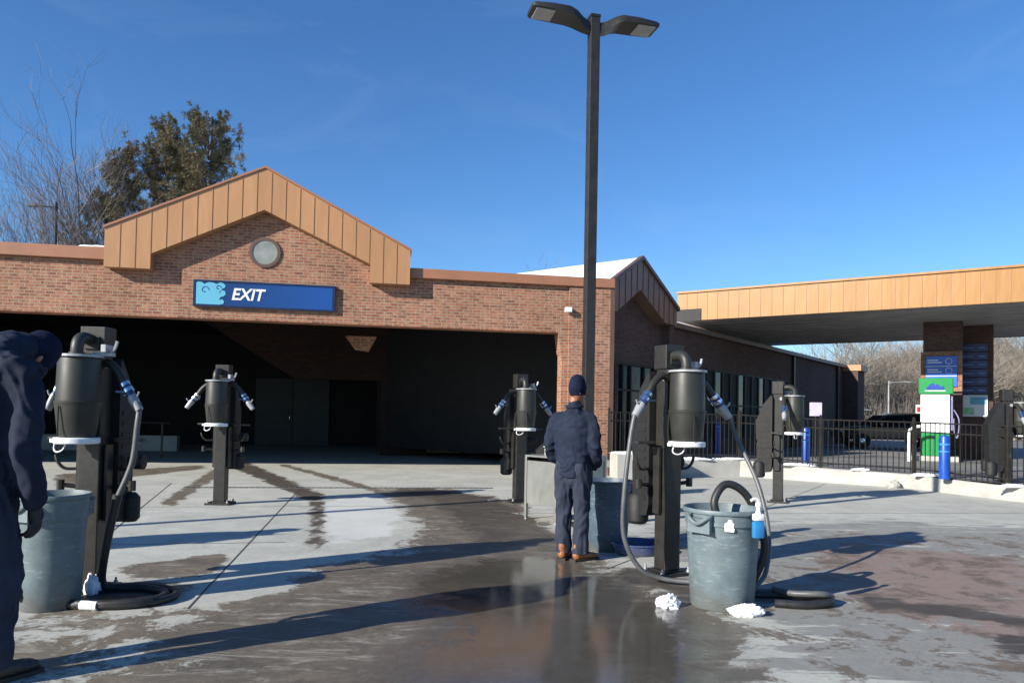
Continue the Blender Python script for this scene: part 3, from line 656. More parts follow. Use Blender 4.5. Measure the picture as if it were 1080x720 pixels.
mb = MB(); mb.box(.37, .45, -.16, .16, .9, 1.9, .01); mb.tube([(.47, -.18, 1.5), (.6, -.22, 1.2), (.56, -.2, .7), (.48, -.18, .9), (.47, -.17, 1.25)], .018, 6); mb.build('hose_bracket', mat('violet_grey', (.2, .19, .3, 1), .5), PU)
# guard pipe
mb = MB(); mb.tube([(0, 0, 0), (0, 0, .75), (.04, -.02, .92), (.18, -.1, 1.0), (.3, -.17, 1.0)], .045, 8)
o = mb.build('guard_pipe', M['white'], None, True); o.location = (11.45, 21.3, .3); tag(o, 'bent white guard pipe beside the fuel pump', 'pipe')
# bollards
def bollard(x, y, h, label):
    t = thing('bollard', label, 'bollard', (x, y, .29), 0, 'blue bollards behind the fence')
    mb = MB(); mb.lathe([(.1, 0), (.1, h - .06), (.085, h - .02), (.04, h), (0, h + .005)], n=18); mb.build('post', M['bollard'], t, True)
    mb = MB(); mb.lathe([(.104, h - .2), (.104, h - .16)], n=18); mb.lathe([(.104, h - .34), (.104, h - .31)], n=18); mb.build('band', mat('bollard_band', srgb(60, 130, 220), .35), t)
bollard(8.75, 14.95, .88, 'blue bollard with paler bands in front of the fuel pump')
bollard(7.28, 18.3, .95, 'blue bollard behind the fence before the dark wing wall')
bollard(6.75, 24.2, 1.05, 'blue bollard seen past the central vacuum, under the wing windows')

# ---------------------------------------------------------------- fence
FN = thing('picket_fence', 'black metal picket fence standing on the curb wall', 'fence', (2.5, 17.7, 0))
mid = offs(CURB, .13)
posts = []
def lerp(a, b, t): return a + (b - a) * t
rail = MB()
npk = 0
for i in range(len(mid) - 1):
    (x0, y0), (x1, y1) = mid[i], mid[i + 1]; L = math.hypot(x1 - x0, y1 - y0); n = int(L / .115)
    z0, z1 = hz[i], hz[i + 1]
    for dz in (1.12, .92, .12):
        rail.tube([(x0, y0, z0 + dz), (x1, y1, z1 + dz)], .015, 4, False)
    np_ = max(1, round(L / 1.9))
    for k in range(np_):
        t = k / np_; posts.append((lerp(x0, x1, t), lerp(y0, y1, t), lerp(z0, z1, t)))
    if i >= 5: n = n
    mbs = MB()
    for k in range(n):
        t = (k + .5) / n; x = lerp(x0, x1, t); y = lerp(y0, y1, t); z = lerp(z0, z1, t)
        mbs.box(x - .0075, x + .0075, y - .0075, y + .0075, z + .03, z + 1.11)
    o = mbs.build('picket_panel', M['bronze'], FN, world=True)
rail.build('rail', M['bronze'], FN, world=True)
for x, y, z in posts:
    mb = MB(); mb.box(x - .027, x + .027, y - .027, y + .027, z - .02, z + 1.2, .004); mb.lathe([(.045, 0), (0, .04)], (x, y, z + 1.2), 4); mb.build('post', M['bronze'], FN, world=True)

# snow clumps along the curb and plinth
def clump(x, y, z, sx, sy, sz, seed, label, name='snow_clump', cat='snow', m='snow', group=None, amp=.35, sub=4):
    bm = bmesh.new(); bmesh.ops.create_icosphere(bm, subdivisions=sub, radius=1)
    for v in bm.verts:
        n = noise.noise(v.co * 1.6 + Vector((seed * 7.1, 0, 0))) * amp + noise.noise(v.co * 4.5 + Vector((seed * 3.3, 5, 0))) * amp * .55 + abs(noise.noise(v.co * 9 + Vector((seed, 9, 0)))) * amp * .3
        v.co *= (1 + n); v.co.x *= sx; v.co.y *= sy; v.co.z = max(v.co.z, -.35) * sz + .3 * sz
    me = bpy.data.meshes.new(name); bm.to_mesh(me); bm.free(); me.materials.append(M[m])
    for p in me.polygons: p.use_smooth = True
    o = bpy.data.objects.new(name, me); COL.objects.link(o); o.location = (x, y, z); tag(o, label, cat, group); return o
gs = 'snow left along the curb wall'
for i, (k, t, s, lab) in enumerate(((0, .62, .45, 'low snow ridge on the curb behind the central vacuum barrel'), (0, .93, .4, 'snow on the curb just left of the right hand vacuum'), (1, .75, .42, 'snow patch at the foot of the nearer blue bollard seen by the dark wing'),
                                     (2, .45, .2, 'small snow lump in the middle of the curb wall'), (3, .15, .3, 'snow lump on the curb below the tall fence post'), (4, .08, .45, 'snow heap against the curb beside the far right vacuum'))):
    (x0, y0), (x1, y1) = mid[k], mid[k + 1]
    clump(lerp(x0, x1, t), lerp(y0, y1, t), lerp(hz[k], hz[k + 1], t), s, .1, .045, i + 1, lab, group=gs)
clump(3.1, 17.35, .56, .7, .2, .05, 11, 'thin layer of snow on the plinth by the brick pier', group=gs)
clump(8.25, 15.95, 0, .13, .1, .12, 21, 'grey lump of dirty ice at the foot of the curb wall', 'ice_lump', 'ice', 'curb')
clump(-1.0, 0, 0, .01, .01, .01, 1, '', sub=1); bpy.data.objects.remove(COL.objects[-1])
for i, (x, lab) in enumerate(((-11.6, 'patch of snow on the coping left of the copper gable'), (-4.6, 'snow bit on the roof edge right of the copper gable'))):
    v = wm(BL) @ Vector((x, .1, 4.83 if i == 0 else 4.74)); 
    if i == 0: clump(v.x, v.y, v.z, .35, .12, .05, 31 + i, lab)

# ---------------------------------------------------------------- vacuums
def front_dir(a, b): return math.atan2(b, a) + math.pi / 2
def make_vacuum(label, loc, rz):
    t = thing('vacuum_station', label, 'car vacuum', loc, rz, 'car vacuums on steel posts')
    mb = MB(); mb.box(-.18, .18, -.16, .16, 0, .03, .004); mb.box(-.12, .12, -.10, .10, .03, .045, .004); pl = mb.build('base_plate', M['bronze'], t)
    mb = MB()
    for sx in (-.145, .145):
        for sy in (-.125, .125): mb.lathe([(.018, .03), (.018, .05), (.01, .05), (.01, .075), (0, .075)], (sx, sy, 0), 6)
    mb.build('bolt', M['galv'], pl)
    mb = MB(); mb.box(-.085, .085, -.08, .08, .045, 1.86, .008); mb.build('post', M['bronze'], t)
    for b in ((-.125, -.1), (.1, .125)): MB().box(b[0], b[1], -.03, .06, .55, 1.15).build('side_flange', M['bronze'], t)
    mb = MB(); mb.box(-.1, .1, -.08, .1, 1.86, 2.08, .008); mb.box(-.06, .06, -.1, -.08, 1.9, 2.0, .004); mb.build('junction_box', M['bronze'], t)
    # barrel separator
    c = (0, -.255, 0)
    mb = MB(); mb.lathe([(0, 1.2), (.118, 1.2), (.135, 1.25), (.158, 1.44), (.163, 1.47), (.165, 1.475), (.165, 1.485), (.157, 1.49), (.15, 1.8), (.145, 1.82), (0, 1.825)], c, 36); b = mb.build('barrel', M['barrel'], t, True)
    mb = MB(); mb.lathe([(.10, 1.165), (.155, 1.165), (.162, 1.172), (.162, 1.205), (.155, 1.212), (.12, 1.213)], c, 36); mb.box(-.2, -.15, -.275, -.235, 1.17, 1.2, .004); mb.tube([(-.16, -.27, 1.165), (-.165, -.27, 1.12), (-.13, -.29, 1.10), (-.08, -.3, 1.12), (-.06, -.3, 1.165)], .006, 6); mb.build('bottom_ring', M['white'], b, True)
    mb = MB(); mb.lathe([(.12, 1.822), (.168, 1.822), (.168, 1.84), (.12, 1.842)], c, 36); mb.build('top_ring', M['galv'], b, True)
    # latches
    for a in (20, 160, 250):
        x, y = .168 * math.cos(R(a)), .168 * math.sin(R(a)) - .255
        MB().tube([(x, y, 1.22), (x * 1.04, y, 1.3), (x * 1.02, y, 1.45)], .006, 5).build('latch', M['bronze'], b)
    # elbow pipe from the barrel to the junction
    mb = MB(); mb.tube([(-.02, -.26, 1.83), (-.02, -.26, 1.90), (-.02, -.235, 1.955), (-.02, -.17, 1.98), (-.02, -.09, 1.975)], .046, 14); mb.tube([(-.02, -.26, 1.84), (-.02, -.26, 1.862)], .058, 14); mb.build('elbow_pipe', M['barrel'], t, True)
    # brackets and fittings near the top
    mb = MB(); mb.box(.04, .2, -.16, -.1, 1.84, 1.87, .004); mb.box(.13, .17, -.2, -.08, 1.87, 1.93, .004); mb.tube([(.17, -.14, 1.87), (.22, -.16, 1.9), (.24, -.16, 1.96)], .012, 6); mb.tube([(-.1, -.05, 1.78), (.1, -.05, 1.78)], .03, 8); mb.build('valve_bracket', M['galv'], t)
    # two arms
    for s in (-1, 1):
        a = MB(); a.tube([(s * .09, -.10, 1.77), (s * .17, -.10, 1.79), (s * .26, -.11, 1.73), (s * .335, -.12, 1.625)], .034, 12); a = a.build('hose_arm', M['barrel'], t, True)
        d = Vector((s * .10, -.01, -.13)).normalized(); p0 = Vector((s * .33, -.12, 1.632))
        mb = MB(); mb.tube([p0, p0 + d * .03], .045, 12, False); mb.tube([p0 + d * .055, p0 + d * .085], .047, 12, False); mb.build('clamp', M['chrome'], a, True)
        mb = MB(); mb.tube([p0 + d * .03, p0 + d * .055], .043, 12, False); mb.tube([p0 + d * .085, p0 + d * .12], .04, 12, False); mb.box(p0.x - .05, p0.x + .05, -.17, -.155, 1.56, 1.575); mb.build('coupling', M['blueclamp'], a, True)
        mb = MB(); mb.tube([p0 + d * .12, p0 + d * .15, p0 + d * .26], [.036, .043, .033], 12, False); q = p0 + d * .14; mb.tube([q, q + Vector((s * .05, -.02, .015)), q + Vector((s * .07, -.02, .05))], .008, 6); mb.build('cuff', M['galv'], a, True)
    # shelf bar and hanger hooks
    mb = MB(); mb.box(-.36, -.17, -.03, .03, 1.18, 1.205, .004); mb.box(.17, .40, -.03, .03, 1.175, 1.2, .004); mb.box(-.17, .17, .085, .11, 1.18, 1.205); mb.box(-.19, -.17, -.03, .11, 1.18, 1.205); mb.box(.17, .19, -.03, .11, 1.18, 1.205); mb.build('hanger_bar', M['barrel'], t)
    # motor housing behind the post
    h = MB(); h.prism([(.09, .62), (.12, .52), (.29, .5), (.33, .56), (.345, 1.0), (.335, 1.02), (.335, 1.06), (.35, 1.08), (.36, 1.40), (.30, 1.52), (.24, 1.68), (.11, 1.84), (.09, 1.8)], -.15, .15, 'yz'); h = h.build('motor_housing', M['black'], t)
    mb = MB()
    for sg in (-1, 1):
        mb = MB()
        for k in range(9): mb.box(min(sg * .156, sg * .15), max(sg * .156, sg * .15), .14, .29, .66 + k * .09, .7 + k * .09)
        mb.build('louvre', M['black'], h)
    mb = MB(); mb.lathe([(.07, .42), (.1, .45), (.1, .66), (.07, .7)], (-.11, .3, 0), 16); mb.build('filter_canister', M['black'], h, True); mb = MB(); mb.lathe([(.06, .5), (.085, .53), (.085, .7), (.05, .74)], (.15, .3, 0), 16); mb.build('filter_canister', M['black'], h, True); mb = MB()
    mb.lathe([(.0, .0), (.05, .0), (.06, .04), (.06, .12), (.0, .13)], (0, 0, 0), 12, Matrix.Translation((.19, .2, 1.0)) @ Matrix.Rotation(R(90), 4, 'Y')); mb.build('vacuum_port', M['black'], h, True)
    for sg in (-1, 1):
        hk = MB(); hk.tube([(sg * .15, .1, .95), (sg * .26, .06, .95), (sg * .31, .04, 1.0), (sg * .33, .04, 1.06)], .014, 6); hk.build('hose_hook', M['bronze'], t)
        hk = MB(); hk.tube([(sg * .15, .1, .8), (sg * .28, .05, .82)], .02, 6); hk.lathe([(.03, 0), (.03, .08), (0, .08)], (sg * .29, .05, .78), 8); hk.build('coin_lever', M['bronze'], t)
    return t
VC = make_vacuum('nearest vacuum right of the standing man, two grey hoses looping down behind the grey can', (1.44, 6.78, 0), front_dir(.45, -.9))
def vac(label, loc, d):
    c = copy_tree(VC); c.location = loc; c.rotation_euler = (0, 0, front_dir(*d)); c['label'] = label; return c
V1 = vac('large vacuum at left beside the bent man, its hose dropping to the floor coil', (-3.25, 5.78, 0), (.02, -1)); V1.scale = (.96, .96, .98)
V2 = vac('vacuum standing alone in front of the dark exit bay under the EXIT sign', (-4.33, 11.1, 0), (.02, -1))
V3 = vac('vacuum behind the steel cart, just left of the brick pier', (.14, 12.1, 0), (.35, -.9))
V4 = vac('vacuum in front of the curb wall, right of the grey can', (4.62, 12.8, 0), (.95, -.45))
V5 = vac('vacuum at the far right edge beyond the fuel pump', (9.5, 14.2, 0), (1, -.25))
V6 = vac('vacuum outside the view left of the bent man, only its shadow shows', (-6.35, 6.1, 0), (0, -1))
# long hoses
mb = MB(); 
for ch in [q for q in COL.objects if q.parent == V1 and q.name.startswith('hose_arm')]: ch.scale = (.86 if ch.data.vertices[0].co.x > 0 else .62, 1, 1)
w1 = wm(V1); e1 = w1 @ Vector((.415, -.136, 1.43)); mb.tube([e1 + Vector((-.01, 0, .06)), e1, e1 + Vector((0, -.02, -.12)), (-2.87, 5.62, 1.0), (-2.96, 5.6, .74)], .022, 10); mb.build('hose', M['greyhose'], V1, True, True)
mb = MB(); mb.tube([(-2.96, 5.6, .76), (-3.02, 5.61, .5), (-3.08, 5.64, .22), (-3.1, 5.68, .08), (-3.05, 5.72, .035), (-2.8, 5.74, .03), (-2.58, 5.6, .03), (-2.55, 5.4, .03), (-2.72, 5.28, .03), (-3.0, 5.22, .03), (-3.2, 5.25, .03)], .034, 10); mb.build('lower_hose', M['rubber'], V1, True, True)
def gh(o, pts, r, m, nm='hose'):
    mb = MB(); mb.tube(pts, r, 12); return mb.build(nm, m, o, True, True)
for ch in [q for q in COL.objects if q.parent == VC and q.name.startswith('hose_arm')]:
    ch.scale = (1.22 if ch.data.vertices[0].co.x > 0 else .98, 1, 1)
w = wm(VC)
L = w @ Vector((-.478, -.138, 1.42)); Rr = w @ Vector((.595, -.138, 1.42))
gh(VC, [L + Vector((0, 0, .03)), L + Vector((-.04, -.03, -.18)), (.98, 6.35, .8), (.98, 6.35, .4), (1.12, 6.35, .13), (1.32, 6.35, .045), (1.6, 6.25, .04), (1.85, 6.1, .04)], .021, M['greyhose'])
gh(VC, [Rr + Vector((0, 0, .03)), Rr + Vector((.06, -.04, -.17)), (2.22, 6.66, .85), (2.25, 6.45, .45), (2.16, 6.25, .14), (2.0, 6.08, .045)], .02, M['greyhose'])
# thick black hose looping from the can to the coil
HZ = MB(); HZ.tube([(1.62, 5.72, .62), (1.58, 5.74, .78), (1.68, 5.78, .91), (1.84, 5.82, .84), (1.97, 5.86, .62), (2.02, 5.88, .38), (1.93, 5.9, .13), (1.82, 5.9, .045), (1.95, 5.88, .04), (2.25, 5.86, .04), (2.46, 5.78, .04), (2.44, 5.66, .04), (2.22, 5.60, .032), (2.02, 5.64, .032)], .031, 12)
tag(HZ.build('vacuum_hose', M['rubber'], None, True), 'thick black hose looping out of the grey can down to the ground', 'hose')
HZ = MB(); HZ.tube([(2.0, 6.0, .035), (2.3, 6.0, .035), (2.52, 5.84, .035), (2.4, 5.66, .1), (2.2, 5.74, .085), (2.1, 5.9, .08)], .024, 10)
tag(HZ.build('vacuum_hose', M['greyhose'], None, True), 'dark grey hose end coiled on the ground right of the grey can', 'hose')
# left floor coil
mb = MB(); c = Vector((-2.93, 5.72, 0))
pp = [(-3.35, 5.1, .12), (-3.28, 5.16, .04)] + [(-2.88 + .40 * math.cos(R(a)) * 1.02, 5.5 + .30 * math.sin(R(a)), .032 + max(0, (a - 200)) * .00016) for a in range(-115, 330, 22)]
mb.tube(pp, .027, 10, sub=4); hc = mb.build('coiled_hose', M['rubber'], None, True); tag(hc, 'black hose coiled flat on the concrete beside the left grey can', 'hose')
mb = MB(); mb.tube([(-2.98, 5.2, .034), (-2.86, 5.195, .034)], .034, 12, False); mb.build('white_coupling', M['white'], hc, True)
mb = MB(); mb.lathe([(0, .012), (.30, .012), (.33, .006), (.335, 0)], (-2.86, 5.62, 0), 32)
tag(mb.build('drain_cover', M['manhole'], None), 'round dark iron cover inside the coil of black hose', 'drain cover')
clump(-3.14, 5.62, .0, .05, .05, .12, 41, 'small white cloth on the hose at the foot of the left vacuum', 'cloth', 'cloth', 'rag')

# ---------------------------------------------------------------- trash cans
def trash(label, loc, m, rz=0, s=1, h=.8, r=.30, group='round plastic waste cans'):
    t = thing('waste_can', label, 'waste can', loc, rz, group)
    k = r / .30
    prof = [(0, .0), (.235, .0), (.245, .012), (.262, .3), (.278, .60), (.281, .625), (.292, .628), (.295, .70), (.296, h - .035), (.312, h - .03), (.316, h - .012), (.31, h), (.296, h), (.29, h - .02), (.272, .62), (.25, .2), (.235, .03), (0, .03)]
    mb = MB(); mb.lathe([(a * k, b) for a, b in prof], n=48); mb.build('can_body', m, t, True)
    for sgn in (-1, 1):
        mb = MB(); mb.tube([(sgn * .29 * k, -.09, h - .04), (sgn * .335 * k, -.075, h - .06), (sgn * .345 * k, 0, h - .1), (sgn * .335 * k, .075, h - .06), (sgn * .29 * k, .09, h - .04)], .016, 8); mb.box(sgn * .29 * k - .012, sgn * .29 * k + .03 * sgn, -.1, .1, h - .17, h - .06, .006); mb.build('handle', m, t, True)
    return t
C1 = trash('scuffed grey round can in the foreground with a spray bottle hooked on its rim', (1.63, 5.68, 0), M['can'], R(40), h=.745, r=.288)
C2 = trash('grey round can at the left beside the bent man', (-3.25, 5.28, 0), M['can'], R(70), h=.80, r=.235)
C3 = trash('dark blue grey can standing right of the man in his shadow', (1.03, 7.98, 0), M['canblue'], R(10), h=.74, r=.28)
# cleaner bottle on the rim, blank sticker
BT = thing('spray_bottle', 'blue and clear pump bottle hooked over the rim of the foreground can', 'bottle', (1.80, 5.375, .56), R(12))
mb = MB(); mb.box(-.042, .042, -.026, .026, 0, .125, .014); mb.build('bottle_body', M['liquid'], BT, True)
mb = MB(); mb.box(-.041, .041, -.025, .025, .126, .18, .014); mb.lathe([(.026, .17), (.016, .2), (.016, .23), (.022, .23), (.022, .255), (.01, .262), (.01, .28), (.0, .28)], n=14); mb.tube([(0, 0, .275), (-.03, 0, .285), (-.06, 0, .272)], .011, 8); mb.build('pump_head', M['white'], BT, True)
mb = MB(); mb.prism([(-.03, 0), (.035, -.004), (.04, .02), (.032, .026), (.036, .06), (.024, .064), (.02, .085), (-.004, .088), (-.012, .066), (-.03, .06), (-.034, .03)], 0, .004)
st = mb.build('white_mark', M['white'], C1); a = Vector((0, 0, 0)); st.parent = C1
ai = math.atan2(-1, -.12); rr = .2945
rr = .284; loc = Vector((rr * math.cos(ai - R(40)), rr * math.sin(ai - R(40)), .60)); st.location = loc; st.rotation_euler = (R(0), 0, ai - R(40) + R(90))
# rags
clump(1.20, 5.60, 0, .075, .07, .07, 51, 'crumpled white rag left of the foreground can', 'rag', 'rag', 'rag', amp=.42, sub=5)
clump(1.73, 5.40, 0, .11, .06, .06, 57, 'crumpled white rag right of the foreground can', 'rag', 'rag', 'rag', amp=.42, sub=5)
mb = MB(); mb.lathe([(.0, .0), (.235, 0), (.25, .03), (.27, .10), (.285, .105), (.285, .118), (.26, .118), (.235, .04), (0, .03)], n=36); o = mb.build('basin', M['tub'], None, True); o.location = (1.34, 7.78, 0); tag(o, 'low blue plastic basin on the ground by the dark can', 'basin')
# steel cart
CT = thing('steel_cart', 'open steel prep cart with four legs beside the standing man', 'cart', (.60, 9.70, 0), 0)
# local x along the right face (away), y to the left
ax, ay = .95, .88
CT.rotation_euler.z = R(40)
mb = MB(); mb.box(-.01, ax, -.01, .62, .85, .875, .003); mb.box(-.01, ax, -.01, 0, .8, .85); mb.build('top', M['steel'], CT)
mb = MB(); mb.box(.02, ax - .02, .0, .01, .22, .8); mb.box(.0, .01, .02, .6, .22, .8); mb.box(ax - .02, ax - .01, .02, .6, .22, .8); mb.box(.02, ax - .02, .6, .61, .22, .8); mb.build('side_panel', M['steel'], CT)
mb = MB(); mb.box(.02, ax - .02, .02, .6, .22, .235); mb.build('shelf', M['steel'], CT)
for lx, ly in ((0, 0), (ax - .03, 0), (0, .59), (ax - .03, .59)):
    mb = MB(); mb.box(lx - .012, lx + .03, ly - .012, ly + .03, 0.02, .85, .003); mb.lathe([(.022, 0), (.022, .02), (0, .02)], (lx + .01, ly + .01, 0), 8); mb.build('leg', M['steel'], CT)
mb = MB(); mb.box(0, .34, 0, .28, 0, .1, .01); mb.box(-.01, .35, -.01, .29, .1, .115, .004); o = mb.build('storage_box', M['white']); o.location = (.56, 10.0, .876); o.rotation_euler.z = R(20); tag(o, 'flat white box lying on top of the steel cart', 'box')

# ---------------------------------------------------------------- parking light pole
LP = thing('light_pole', 'tall bronze light pole with two lamp heads rising behind the standing man', 'light pole', (.98, 9.55, 0), R(15))
mb = MB(); mb.box(-.2, .2, -.2, .2, 0, .04, .01); mb.lathe([(.17, .04), (.12, .12), (0, .12)], n=4); mb.build('base_plate', M['bronze'], LP)
mb = MB(); mb.box(-.066, .066, -.066, .066, .04, 6.61, .012); mb.build('pole', M['bronze'], LP)
mb = MB(); mb.box(-.07, .07, -.07, .07, 6.61, 6.65, .006); mb.build('pole_cap', M['black'], LP)
for s in (-1, 1):
    h = MB()
    # sections along x : arm to flat head
    sec = [(.07, .05, 6.41, 6.55), (.16, .07, 6.44, 6.58), (.27, .14, 6.52, 6.63), (.37, .17, 6.555, 6.655), (.60, .175, 6.565, 6.655), (.83, .165, 6.57, 6.64), (.87, .14, 6.58, 6.63)]
    vs = []; 
    for x, wy, za, zb in sec:
        for yy, zz in ((-wy, za), (wy, za), (wy, (za + zb) / 2 + .01), (wy * .8, zb), (-wy * .8, zb), (-wy, (za + zb) / 2 + .01)): vs.append((s * x, yy, zz))
    fs = []
    for i in range(len(sec) - 1):
        for k in range(6): fs.append((i * 6 + k, i * 6 + (k + 1) % 6, (i + 1) * 6 + (k + 1) % 6, (i + 1) * 6 + k))
    fs += [tuple(range(6)), tuple(len(vs) - 6 + k for k in range(6))]
    h.add(vs, fs); h = h.build('lamp_head', M['bronze'], LP, True)
    mb = MB(); x0, x1 = (.57, .82); mb.box(min(s * x0, s * x1), max(s * x0, s * x1), -.13, .13, 6.55, 6.572, .004); l = mb.build('lens', M['lens'], h)
copyp = copy_tree(LP); copyp.location = (-9.6, 5.3, 0); copyp['label'] = 'light pole outside the view at the left, only its thin shadow shows'; LP['group'] = copyp['group'] = 'twin headed light poles'

# ---------------------------------------------------------------- people
def organic(name, chains, m, parent, voxel=.012, wr=0, wscale=(9, 9, 5), smooth_it=4, seed=0):
    """chains: lists of (pos, rx, ry); swept ellipses merged into one skin by voxel remesh"""
    mb = MB()
    for ch in chains:
        side = Vector((1, 0, 0)); pts = []
        n = len(ch)
        def get(i): i = max(0, min(n - 1, i)); return Vector(ch[i][0]), ch[i][1], ch[i][2]
        for i in range(n - 1):
            p0, p1, p2, p3 = get(i - 1), get(i), get(i + 1), get(i + 2)
            for k in range(6):
                t = k / 6; t2 = t * t; t3 = t2 * t
                f = lambda a, b, c, d: .5 * ((2 * b) + (c - a) * t + (2 * a - 5 * b + 4 * c - d) * t2 + (3 * b - a - 3 * c + d) * t3)
                pts.append((f(p0[0], p1[0], p2[0], p3[0]), max(.003, f(p0[1], p1[1], p2[1], p3[1])), max(.003, f(p0[2], p1[2], p2[2], p3[2]))))
        pts.append(get(n - 1))
        def capped(P, d, c):
            out = []
            for k in (1, 2, 3):
                a = k * math.pi / 6.4; out.append((P[0] + d * P[2] * math.sin(a) * .9, P[1] * math.cos(a), P[2] * math.cos(a)))
            return out
        d0 = (pts[0][0] - pts[1][0]).normalized(); d1 = (pts[-1][0] - pts[-2][0]).normalized()
        pts = capped(pts[0], d0, 0)[::-1] + pts + capped(pts[-1], d1, 0)
        vs = []; fs = []; K = 20
        for i, (p, a, b) in enumerate(pts):
            d = (pts[min(i + 1, len(pts) - 1)][0] - pts[max(i - 1, 0)][0]).normalized()
            x = (side - d * side.dot(d)).normalized() if abs(side.dot(d)) < .97 else Vector((0, 1, 0)); y = d.cross(x)
            for k in range(K):
                an = 2 * math.pi * k / K; vs.append(p + x * math.cos(an) * a + y * math.sin(an) * b)
        for i in range(len(pts) - 1):
            for k in range(K): fs.append((i * K + k, i * K + (k + 1) % K, (i + 1) * K + (k + 1) % K, (i + 1) * K + k))
        fs += [tuple(range(K - 1, -1, -1)), tuple((len(pts) - 1) * K + k for k in range(K))]
        mb.add(vs, fs)
    o = mb.build(name + '_src', None)
    r = o.modifiers.new('r', 'REMESH'); r.mode = 'VOXEL'; r.voxel_size = voxel
    s = o.modifiers.new('s', 'SMOOTH'); s.iterations = smooth_it; s.factor = .5
    dg = bpy.context.evaluated_depsgraph_get(); me = bpy.data.meshes.new_from_object(o.evaluated_get(dg)); bpy.data.objects.remove(o)
    me.name = name
    if wr:
        nv = [v.normal.copy() for v in me.vertices]
        for v, nn in zip(me.vertices, nv):
            c = v.co; q = Vector((c.x * wscale[0], c.y * wscale[1], c.z * wscale[2])) + Vector((seed * 5.3, 0, 0))
            w = noise.noise(q + Vector((noise.noise(q * .5 + Vector((9, 2, 4))) * 1.6, 0, noise.noise(q * .6) * 2.2))); w2 = noise.noise(q * 2.3 + Vector((3, 1, 2)))
            ridge = 1 - abs(w) * 4.5
            v.co += nn * wr * (max(ridge, -.6) * .55 + w2 * .6 - .2)
    me.materials.clear(); me.materials.append(m)
    for p in me.polygons: p.use_smooth = True
    o = bpy.data.objects.new(name, me); COL.objects.link(o); o.parent = parent; return o
def hand_chains(wrist, d, side, palm_n):
    """wrist, pointing direction d, side = thumb direction, palm normal (fingers curl towards it)"""
    W_ = Vector(wrist); d = Vector(d).normalized(); s = Vector(side).normalized(); p = Vector(palm_n).normalized(); ch = []
    ch.append([(W_ - d * .03, .026, .02), (W_ + d * .02, .032, .02), (W_ + d * .06, .038, .016), (W_ + d * .088, .036, .013)])
    for k, (o_, ln) in enumerate(((.027, .072), (.009, .082), (-.009, .076), (-.026, .058))):
        b = W_ + d * .082 + s * o_
        ch.append([(b, .009, .009), (b + d * ln * .45 + p * .008, .0085, .0085), (b + d * ln * .75 + p * .028, .008, .008), (b + d * ln * .88 + p * .048, .007, .007)])
    b = W_ + d * .02 + s * .028
    ch.append([(b, .012, .012), (b + d * .03 + s * .022 + p * .01, .0105, .0105), (b + d * .06 + s * .03 + p * .026, .009, .009), (b + d * .078 + s * .026 + p * .036, .0075, .0075)])
    return ch
def head_chains(c, fwd, up):
    c = Vector(c); f = Vector(fwd).normalized(); u = Vector(up).normalized(); r = f.cross(u)
    return [[(c + u * .085, .05, .062), (c + u * .045, .072, .092), (c, .075, .094), (c - u * .05 + f * .01, .065, .078), (c - u * .095 + f * .03, .04, .045)],
            [(c + f * .085 + u * .015, .009, .009), (c + f * .105 - u * .015, .011, .012), (c + f * .098 - u * .028, .014, .01)],
            [(c + f * .075 - u * .058 - r * .02, .007, .006), (c + f * .09 - u * .058, .009, .007), (c + f * .075 - u * .058 + r * .02, .007, .006)],
            [(c + f * .078 + u * .03 - r * .045, .008, .008), (c + f * .088 + u * .032, .007, .007), (c + f * .078 + u * .03 + r * .045, .008, .008)],
            [(c + r * .076 + u * .02 - f * .005, .008, .014), (c + r * .08 - u * .02, .007, .012)], [(c - r * .076 + u * .02 - f * .005, .008, .014), (c - r * .08 - u * .02, .007, .012)]]
def beanie(parent, c, fwd, up, m):
    c = Vector(c); f = Vector(fwd).normalized(); u = Vector(up).normalized()
    o = organic('beanie', [[(c + u * -.01 - f * .008, .082, .104), (c + u * .04, .087, .108), (c + u * .085, .07, .09), (c + u * .115, .045, .055)], [(c + u * .005 - f * .008, .088, .110), (c + u * .03 - f * .006, .09, .112)]], m, parent, .009, .002, (20, 20, 20), 3)
    return o
def trim_z(o, z, above=True):
    """cut a garment off cleanly at height z"""
    bm = bmesh.new(); bm.from_mesh(o.data)
    bmesh.ops.bisect_plane(bm, geom=bm.verts[:] + bm.edges[:] + bm.faces[:], plane_co=(0, 0, z), plane_no=(0, 0, 1), clear_inner=above, clear_outer=not above)
    bm.to_mesh(o.data); bm.free()
def boots(parent, s, ox, oy, yaw, m):
    def rot(x, y, z): return (s * ox + x * math.cos(yaw) - y * math.sin(yaw), oy + x * math.sin(yaw) + y * math.cos(yaw), z)
    o = organic('boot', [[(rot(0, -.05, .055), .043, .045), (rot(0, .04, .055), .044, .044), (rot(0, .13, .045), .048, .034), (rot(0, .19, .04), .042, .026)], [(rot(0, -.03, .06), .043, .048), (rot(0, -.035, .14), .045, .052)]], m, parent, .007, .003, (30, 30, 30), 2)
    mb = MB(); mb.prism([rot(-.045, -.1, 0)[:2], rot(.045, -.1, 0)[:2], rot(.05, .05, 0)[:2], rot(.052, .17, 0)[:2], rot(.03, .225, 0)[:2], rot(-.03, .225, 0)[:2], rot(-.052, .17, 0)[:2], rot(-.05, .05, 0)[:2]], .0, .022, 'xy'); mb.build('sole', M['sole'], o)
